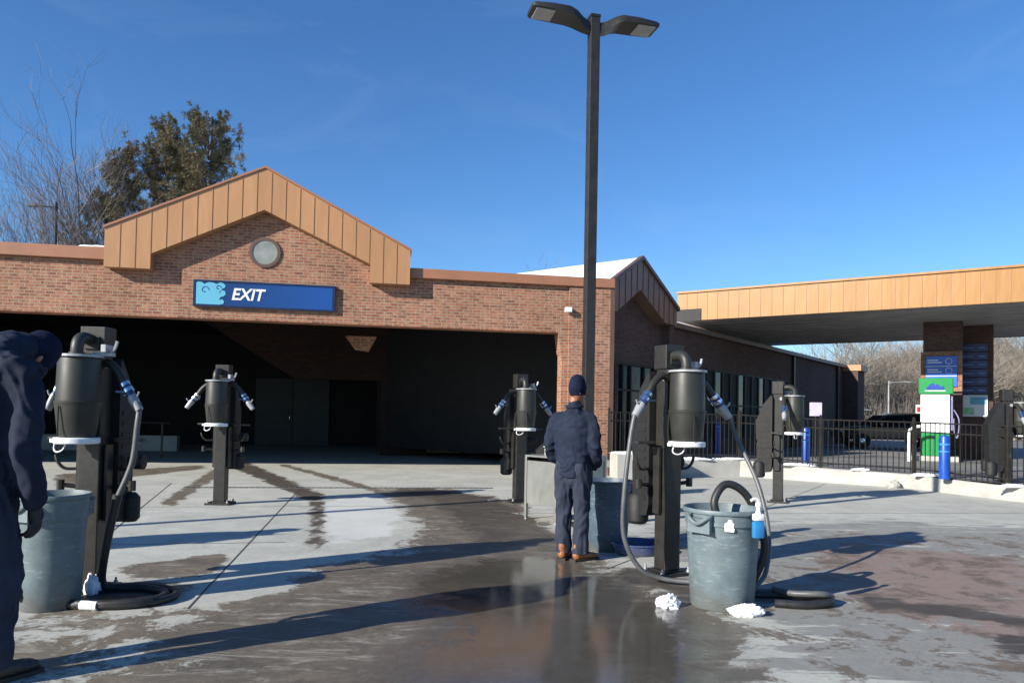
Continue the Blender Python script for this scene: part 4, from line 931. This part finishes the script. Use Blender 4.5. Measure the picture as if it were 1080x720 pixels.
# standing man (local +Y = the way he faces, away from the camera)
P1 = thing('person', 'standing man seen from behind in navy jacket, grey blue trousers and dark beanie', 'person', (.62, 7.34, 0), R(-26))
H1 = (.02, .03, 1.66)
J = [[((0, 0, .76), .185, .145), ((0, 0, .84), .182, .142), ((0, -.005, .95), .180, .135), ((0, -.01, 1.12), .186, .13), ((0, -.02, 1.28), .20, .132), ((0, -.02, 1.38), .195, .112), ((0, -.005, 1.455), .11, .085), ((0, .005, 1.53), .068, .07)]]
J.append([((-.14, -.01, 1.40), .068, .07), ((.14, -.01, 1.40), .068, .07)])
for s in (-1, 1):
    J.append([((s * .165, -.01, 1.40), .072, .072), ((s * .212, -.015, 1.30), .068, .068), ((s * .238, -.035, 1.13), .060, .064), ((s * .230, .05, 1.0), .055, .058), ((s * .17, .15, .93), .050, .050), ((s * .14, .19, .91), .047, .047)])
o = organic('jacket', J, M['navy'], P1, .011, .014, (7, 7, 8), 2, 1); trim_z(o, .82)
for v in o.data.vertices:      # gathered hem band and yoke seam
    if v.co.z < .87 and abs(v.co.x) < .22 and v.co.y < .15: v.co.x *= .975; v.co.y *= .975
    if abs(v.co.z - 1.30) < .012 and v.co.y < 0 and abs(v.co.x) < .17: v.co.y += .006
T = []
for s in (-1, 1):
    T.append([((s * .078, 0, .93), .1, .12), ((s * .09, 0, .80), .1, .115), ((s * .094, .01, .5), .082, .088), ((s * .092, 0, .3), .079, .082), ((s * .09, .0, .12), .078, .084), ((s * .09, .0, .03), .079, .086)])
T.append([((0, 0, .80), .12, .12), ((0, 0, .98), .165, .12)])
o = organic('trousers', T, M['navy2'], P1, .011, .016, (9, 9, 4.5), 2, 4); trim_z(o, .075)
B = [[((0, 0, .9), .13, .09), ((0, 0, 1.15), .13, .09), ((0, 0, 1.35), .14, .08), ((0, 0, 1.45), .06, .05), ((0, .01, 1.55), .052, .055), ((.01, .02, 1.62), .055, .06)]] + head_chains(H1, (.75, .66, -.05), (0, 0, 1))
for s in (-1, 1):
    B.append([((s * .08, 0, .9), .07, .08), ((s * .09, .01, .5), .05, .054), ((s * .09, 0, .1), .038, .042)]); B.append([((s * .088, -.03, .05), .034, .03), ((s * .088, .1, .035), .036, .022)])
    B.append([((s * .16, -.01, 1.38), .04, .04), ((s * .212, -.015, 1.28), .036, .036), ((s * .238, -.035, 1.13), .032, .034), ((s * .23, .05, 1.0), .03, .03), ((s * .15, .17, .92), .026, .026)])
    B += hand_chains((s * .12, .20, .91), (-s * .75, .55, -.1), (0, .3, .95), (-s * .3, -.6, 0))
organic('body', B, M['skin'], P1, .0065, 0, smooth_it=2)
def knit_cap(parent, c, fwd, up, m):
    c = Vector(c); f = Vector(fwd).normalized(); u = Vector(up).normalized()
    o = organic('beanie', [[(c - u * .012, .083, .102), (c + u * .03, .086, .106), (c + u * .066, .080, .098)], [(c + u * .05 - f * .01, .078, .094), (c + u * .072 - f * .014, .064, .078)], [(c + u * .0, .088, .107), (c + u * .022, .089, .108)]], m, parent, .008, .0015, (22, 22, 22), 3)
    return o
knit_cap(P1, (H1[0], H1[1], H1[2] + .02), (.75, .66, 0), (0, -.05, 1), M['beanie'])
boots(P1, -1, .09, 0, .12, M['boot']); boots(P1, 1, .09, .0, -.5, M['boot'])
mb = MB(); mb.tube([(.075 * math.cos(a * .3142), .004 + .078 * math.sin(a * .3142), 1.512 + .008 * math.sin(a * .3142)) for a in range(21)], .017, 8); mb.build('collar', M['navy'], P1, True)
# bent man at the left edge (local +Y = facing; he hunches and looks down)
P2 = thing('person', 'man at the left edge bending forward in a dark navy hooded work suit', 'person', (-2.73, 3.88, 0), R(-24)); P2.scale = (1.06, 1.06, 1.06)
hc_ = (0, .19, 1.585)
J = [[((0, -.04, .70), .20, .16), ((0, -.05, .86), .195, .155), ((0, -.06, 1.0), .19, .15), ((0, -.08, 1.2), .2, .155), ((0, -.06, 1.40), .21, .155), ((0, -.02, 1.54), .19, .12), ((0, .05, 1.6), .11, .10), ((0, .10, 1.60), .09, .09)]]
J.append([((-.15, -.02, 1.52), .085, .085), ((.15, -.02, 1.52), .085, .085)])
for s in (-1, 1):
    J.append([((s * .19, -.01, 1.50), .088, .085), ((s * .25, .02, 1.34), .078, .076), ((s * .262, .0, 1.16), .072, .074), ((s * .245, .04, 1.0), .064, .066), ((s * .225, .08, .87), .058, .058)])
o = organic('jacket', J, M['navy'], P2, .011, .018, (7, 7, 6.5), 2, 7); trim_z(o, .76)
T = []
for s in (-1, 1):
    T.append([((s * .09, -.05, .92), .105, .13), ((s * .105, -.05, .78), .108, .125), ((s * .12, .0, .5), .092, .098), ((s * .12, -.02, .3), .086, .09), ((s * .12, -.03, .12), .086, .092), ((s * .12, -.03, .03), .087, .092)])
T.append([((0, -.06, .80), .13, .13), ((0, -.06, .98), .17, .13)])
o = organic('trousers', T, M['navy2'], P2, .011, .02, (8, 8, 4.5), 2, 12); trim_z(o, .08)
B = [[((0, -.05, .9), .13, .09), ((0, -.07, 1.2), .14, .09), ((0, -.02, 1.45), .13, .08), ((0, .06, 1.54), .06, .06), ((0, .13, 1.565), .056, .056)]] + head_chains(hc_, (0, .66, -.75), (0, .75, .66))
for s in (-1, 1):
    B.append([((s * .1, -.05, .9), .08, .09), ((s * .12, 0, .5), .055, .06), ((s * .12, -.03, .1), .04, .044)]); B.append([((s * .118, -.05, .05), .034, .03), ((s * .12, .08, .035), .036, .022)])
    B.append([((s * .18, -.01, 1.47), .045, .045), ((s * .25, .02, 1.33), .04, .04), ((s * .262, .0, 1.16), .038, .04), ((s * .245, .04, 1.0), .034, .034), ((s * .225, .08, .89), .028, .028)])
    B += hand_chains((s * .222, .085, .84), (-s * .08, .15, -.98), (-s * .2, .95, .2), (-s * .95, -.2, 0))
organic('body', B, M['skin'], P2, .0065, 0, smooth_it=2)
for s in (-1, 1):
    organic('glove', hand_chains((s * .222, .085, .84), (-s * .08, .15, -.98), (-s * .2, .95, .2), (-s * .95, -.2, 0)), M['glove'], P2, .005, 0, smooth_it=0)
    g_ = COL.objects[-1]
    me = g_.data; nn = [v.normal.copy() for v in me.vertices]
    for v, n_ in zip(me.vertices, nn): v.co += n_ * .0035
knit_cap(P2, (hc_[0], hc_[1] + .012, hc_[2] + .015), (0, .66, -.75), (0, .75, .66), M['beanie'])
organic('neck_gaiter', [[((0, .06, 1.56), .085, .08), ((0, .15, 1.555), .082, .085), ((0, .203, 1.54), .074, .075)]], M['navy'], P2, .01, .004, (20, 20, 20), 2, 5)
organic('hood', [[((0, -.02, 1.55), .13, .10), ((0, .06, 1.61), .115, .10), ((0, .13, 1.63), .098, .09)]], M['navy'], P2, .012, .01, (8, 8, 8), 3, 3)
for s in (-1, 1): boots(P2, s, .12, -.02, -s * .1, M['bootdark'])

# ---------------------------------------------------------------- vehicles behind the fence
def suv(label, loc, rz):
    t = thing('parked_car', label, 'car', loc, rz)
    # side outline in x (length), z
    lo = [(-2.35, .45), (-2.38, .75), (-2.3, 1.02), (-1.2, 1.1), (2.25, 1.12), (2.36, .9), (2.35, .45)]
    mb = MB(); mb.prism(lo, -.92, .92); b = mb.build('body', M['carpaint'], t)
    for e in (b,):
        md = e.modifiers.new('b', 'BEVEL'); md.width = .08; md.segments = 3
    up = [(-1.15, 1.09), (-.45, 1.62), (0, 1.74), (1.7, 1.74), (2.15, 1.58), (2.25, 1.1)]
    vs = [(x, -.9 if z < 1.2 else -.68, z) for x, z in up] + [(x, .9 if z < 1.2 else .68, z) for x, z in up]; n = len(up)
    mb = MB(); mb.add(vs, [tuple(range(n)), tuple(range(2 * n - 1, n - 1, -1))] + [(i, i + n, (i + 1) % n + n, (i + 1) % n) for i in range(n)]); mb.build('cabin', M['carpaint'], t)
    for s in (-1, 1):
        for q in ([(-.85, 1.16), (-.35, 1.56), (.35, 1.6), (.35, 1.16)], [(.45, 1.16), (.45, 1.6), (1.25, 1.6), (1.25, 1.16)], [(1.35, 1.16), (1.35, 1.6), (1.75, 1.6), (2.0, 1.5), (2.1, 1.16)]):
            f = lambda z: .9 - (z - 1.1) / .64 * .22 + .012
            mb = MB(); mb.add([(x, s * f(z), z) for x, z in q] + [(x, s * (f(z) - .015), z) for x, z in q], [tuple(range(4 if len(q) == 4 else 5))] + [(i, i + len(q), (i + 1) % len(q) + len(q), (i + 1) % len(q)) for i in range(len(q))]); mb.build('window', M['glass'], t)
    mb = MB(); mb.add([(-1.12, -.82, 1.14), (-1.12, .82, 1.14), (-.46, .62, 1.62), (-.46, -.62, 1.62), (-1.09, -.82, 1.12), (-1.09, .82, 1.12), (-.43, .62, 1.6), (-.43, -.62, 1.6)], [(0, 1, 2, 3), (7, 6, 5, 4)]); mb.build('windscreen', M['glass'], t)
    for wx in (-1.45, 1.45):
        for s in (-1, 1):
            Mx = Matrix.Translation((wx, s * .84, .36)) @ Matrix.Rotation(R(90), 4, 'X')
            mb = MB(); mb.lathe([(.2, -.11), (.34, -.11), (.365, -.07), (.365, .07), (.34, .11), (.2, .11)], n=24, mat=Mx); w_ = mb.build('wheel', M['tyre'], t, True)
            mb = MB(); mb.lathe([(0, -.115), (.06, -.12), (.21, -.1), (.21, .1), (.06, .12), (0, .115)], n=12, mat=Mx); mb.build('rim', M['chrome'], w_)
    for s in (-1, 1):
        mb = MB(); mb.box(-2.42, -2.3, s * .75 - .15, s * .75 + .15, .78, .93, .02); mb.build('headlight', M['lens'], t)
        mb = MB(); mb.box(2.3, 2.4, s * .8 - .08, s * .8 + .08, .8, 1.05, .02); mb.build('tail_light', M['redlight'], t)
        mb = MB(); mb.box(-.75, -.6, s * 1.0 - .1, s * 1.0 + .1, 1.12, 1.24, .02); mb.build('mirror', M['carpaint'], t)
    return t
SV = suv('black SUV parked side on behind the fence, left of the fuel pump', (16.0, 31.4, .3), R(-8)); SV.scale = (.9, .9, .86)

# ---------------------------------------------------------------- far street lights and sign
def streetlight(label, x, y, h, arm, base=.3, name='street_lamp'):
    t = thing(name, label, 'street lamp', (x, y, base), 0, 'street lamps in the distance')
    mb = MB(); mb.tube([(0, 0, 0), (0, 0, h * .94), (arm * .08, 0, h * .99), (arm * .3, 0, h)], [.07, .05, .045, .04], 6); mb.build('pole', M['galv'] if base > .1 else M['bronze'], t)
    mb = MB(); mb.tube([(arm * .3, 0, h), (arm, 0, h + .05)], .03, 6, False); mb.build('arm', M['galv'] if base > .1 else M['bronze'], t)
    mb = MB(); mb.box(min(arm * .9, arm * 1.3), max(arm * .9, arm * 1.3), -.08, .08, h, h + .09, .02); mb.build('lamp_head', M['galv'] if base > .1 else M['bronze'], t)
streetlight('tallest far street lamp before the bare woods, its arm reaching right', 26.5, 52, 3.9, 1.2)
streetlight('short far lamp left of the tallest one', 24.4, 53, 1.9, 1.0)
streetlight('leftmost short far lamp beside the end of the dark wing', 22.8, 52, 2.1, -.6)
LS = streetlight('dark lamp post above the left roof in front of the bare tree', -18.8, 30.1, 9.55, -.9, 0)
t = thing('road_sign', 'small red and white sign between the black SUV and the pump', 'sign', (19.4, 35, .3), R(-25))
MB().tube([(0, 0, 0), (0, 0, 1.9)], .03, 6).build('sign_post', M['galv'], t)
mb = MB(); mb.box(-.25, .25, -.05, -.03, 1.35, 1.95, .004); mb.build('sign_face', M['white'], t)
mb = MB(); mb.box(-.2, .2, -.056, -.051, 1.6, 1.85); mb.build('sign_mark', M['redlight'], t)

# ---------------------------------------------------------------- trees
def grow(rng, wood, twig, tips, p, d, L, r, lev, maxl, spread, up, kids, curv=.15):
    n = 4; pts = [p]; q = p.copy(); dd = d.copy()
    for i in range(n):
        dd = (dd + Vector((rng.uniform(-1, 1), rng.uniform(-1, 1), rng.uniform(-.6, 1))) * curv + Vector((0, 0, up))).normalized()
        q = q + dd * L / n; pts.append(q.copy())
    rad = [max(r, .0055) * (1 - .5 * i / n) for i in range(n + 1)]
    (wood if lev < 3 else twig).tube(pts, rad, 6 if lev < 2 else 3, False, cap=False)
    if lev >= maxl: tips.append((q, dd)); return
    for k in range(kids[lev]):
        t = rng.uniform(.3, 1) if k else 1; i = min(n - 1, int(t * n)); b = pts[i].lerp(pts[i + 1], t * n - i) if t < 1 else pts[-1]
        a = rng.uniform(0, 6.28); sp = spread * rng.uniform(.6, 1.2)
        x = dd.orthogonal().normalized(); y = dd.cross(x)
        nd = (dd * math.cos(sp) + (x * math.cos(a) + y * math.sin(a)) * math.sin(sp)).normalized()
        grow(rng, wood, twig, tips, b, nd, L * rng.uniform(.55, .8), r * .5, lev + 1, maxl, spread, up, kids, curv)
def bare_tree(label, loc, h, seed, kids=(9, 6, 5, 4, 3), maxl=5, spread=.62, group=None, rz=0, r0=None, rt=.0075, up=.03):
    rng = random.Random(seed); t = thing('bare_tree', label, 'tree', loc, rz, group)
    wood = MB(); tw = MB(); tips = []
    grow(rng, wood, tw, tips, Vector((0, 0, 0)), Vector((0, 0, 1)), h * .45, r0 or h * .013, 0, maxl, spread, up, kids)
    wood.build('trunk', M['bark'] if not group else M['twigfar'], t); tw.build('crown', M['twig'] if not group else M['twigfar'], t); return t
bare_tree('wide bare grey tree above the left roof', (-21.3, 33.6, 0), 11.4, 3, maxl=5, kids=(9, 6, 5, 3, 3), spread=.6)
bare_tree('second bare tree mingling with the pines above the left roof', (-18.0, 35.0, 0), 13.0, 8, maxl=5, kids=(8, 6, 5, 3, 3), spread=.55)
bare_tree('bare tree top showing faintly behind the snowy gable roof', (3.4, 62, 0), 12.6, 12, maxl=4, kids=(8, 5, 4, 3))
bare_tree('bare grey tree standing between the wide bare tree and the pines', (-18.4, 33.2, 0), 12.0, 33, maxl=5, kids=(8, 6, 5, 3, 3), spread=.6)
def pine(label, loc, h, seed, dens=1.0, wide=.32):
    rng = random.Random(seed); t = thing('pine_tree', label, 'tree', loc, 0, 'olive pines behind the car wash')
    wood = MB(); nd = MB()
    wood.tube([(0, 0, 0), (rng.uniform(-.2, .2), 0, h * .5), (rng.uniform(-.3, .3), 0, h)], [h * .016, h * .01, .02], 6)
    nl = int(54 * dens)
    for i in range(nl):
        z = h * (.34 + .62 * i / nl); a = rng.uniform(0, 6.28); L = h * wide * (1 - (i / nl) ** 1.5 * .75) * rng.uniform(.55, 1.1)
        d = Vector((math.cos(a), math.sin(a), .55)).normalized(); pts = [Vector((0, 0, z))]; q = pts[0].copy()
        for k in range(5): d = (d + Vector((rng.uniform(-.15, .15), rng.uniform(-.15, .15), .20))).normalized(); q = q + d * L / 5; pts.append(q.copy())
        wood.tube(pts, [.05, .042, .034, .026, .018, .01], 4, False, cap=False)
        for k in range(2, 6):
            for c in range(6 if k > 3 else 4):
                ctr = pts[k] + Vector((rng.gauss(0, .16), rng.gauss(0, .16), rng.gauss(.08, .2))); rr = rng.uniform(.12, .24)
                for s in range(44):
                    o = Vector((rng.gauss(0, 1), rng.gauss(0, 1), rng.gauss(0, 1))).normalized(); b = ctr + o * rr * rng.uniform(0, .6); e = b + (o + Vector((0, 0, .5))).normalized() * rng.uniform(.07, .15)
                    w = o.orthogonal().normalized() * rng.uniform(.008, .018)
                    nd.add([b - w, b + w, e + w * .4, e - w * .4], [(0, 1, 2, 3)])
    wood.build('trunk', M['barkd'], t); nd.build('crown', M['needles'], t); return t
pine('tallest olive pine right behind the left slope of the gable', (-13.9, 33.1, 0), 14.6, 5, 1.1, .28)
pine('middle olive pine left of the tallest one', (-15.8, 33.4, 0), 14.3, 9, 1.1, .25)
pine('smaller pine filling the gap between the two tall olive pines', (-15.2, 34.2, 0), 13.2, 27, .9, .26)
pine('low brown green pine nearest the left roof', (-17.6, 32.6, 0), 12.9, 15, .9, .24)
# woods behind the lot
base = [bare_tree('bare winter tree in the woods beyond the parking lot', (0, 0, .3), 9.0 + i, 20 + i, maxl=4, kids=(10, 7, 5, 4), spread=.7, group='bare trees of the far woods', up=.05) for i in range(3)]
rng = random.Random(4); spots = []
for i in range(44):
    y = rng.uniform(50, 78); px = 885 + (i + rng.random()) * (1130 - 885) / 44
    spots.append(((px - 540) / 780 * y, y))
for i, (x, y) in enumerate(spots):
    t = base[i] if i < 3 else copy_tree(base[i % 3])
    t.location = (x, y, .3); t.rotation_euler.z = rng.uniform(0, 6.28); s = rng.uniform(.62, .9) * (y / 62) ; t.scale = (s * 1.1, s * 1.1, s)
# undergrowth as stuff
mb = MB(); 
for i in range(9000):
    y = rng.uniform(52, 82); x = (rng.uniform(880, 1140) - 540) / 780 * y; b = Vector((x, y, .3)); hgt = rng.uniform(1, 3.8)
    e = b + Vector((rng.gauss(0, .6), rng.gauss(0, .6), hgt)); w = Vector((.03, 0, 0)); mb.add([b - w, b + w, e], [(0, 1, 2)])
tag(mb.build('undergrowth', M['twig']), kind='stuff', label='grey brown brush filling the foot of the far woods', cat='undergrowth')
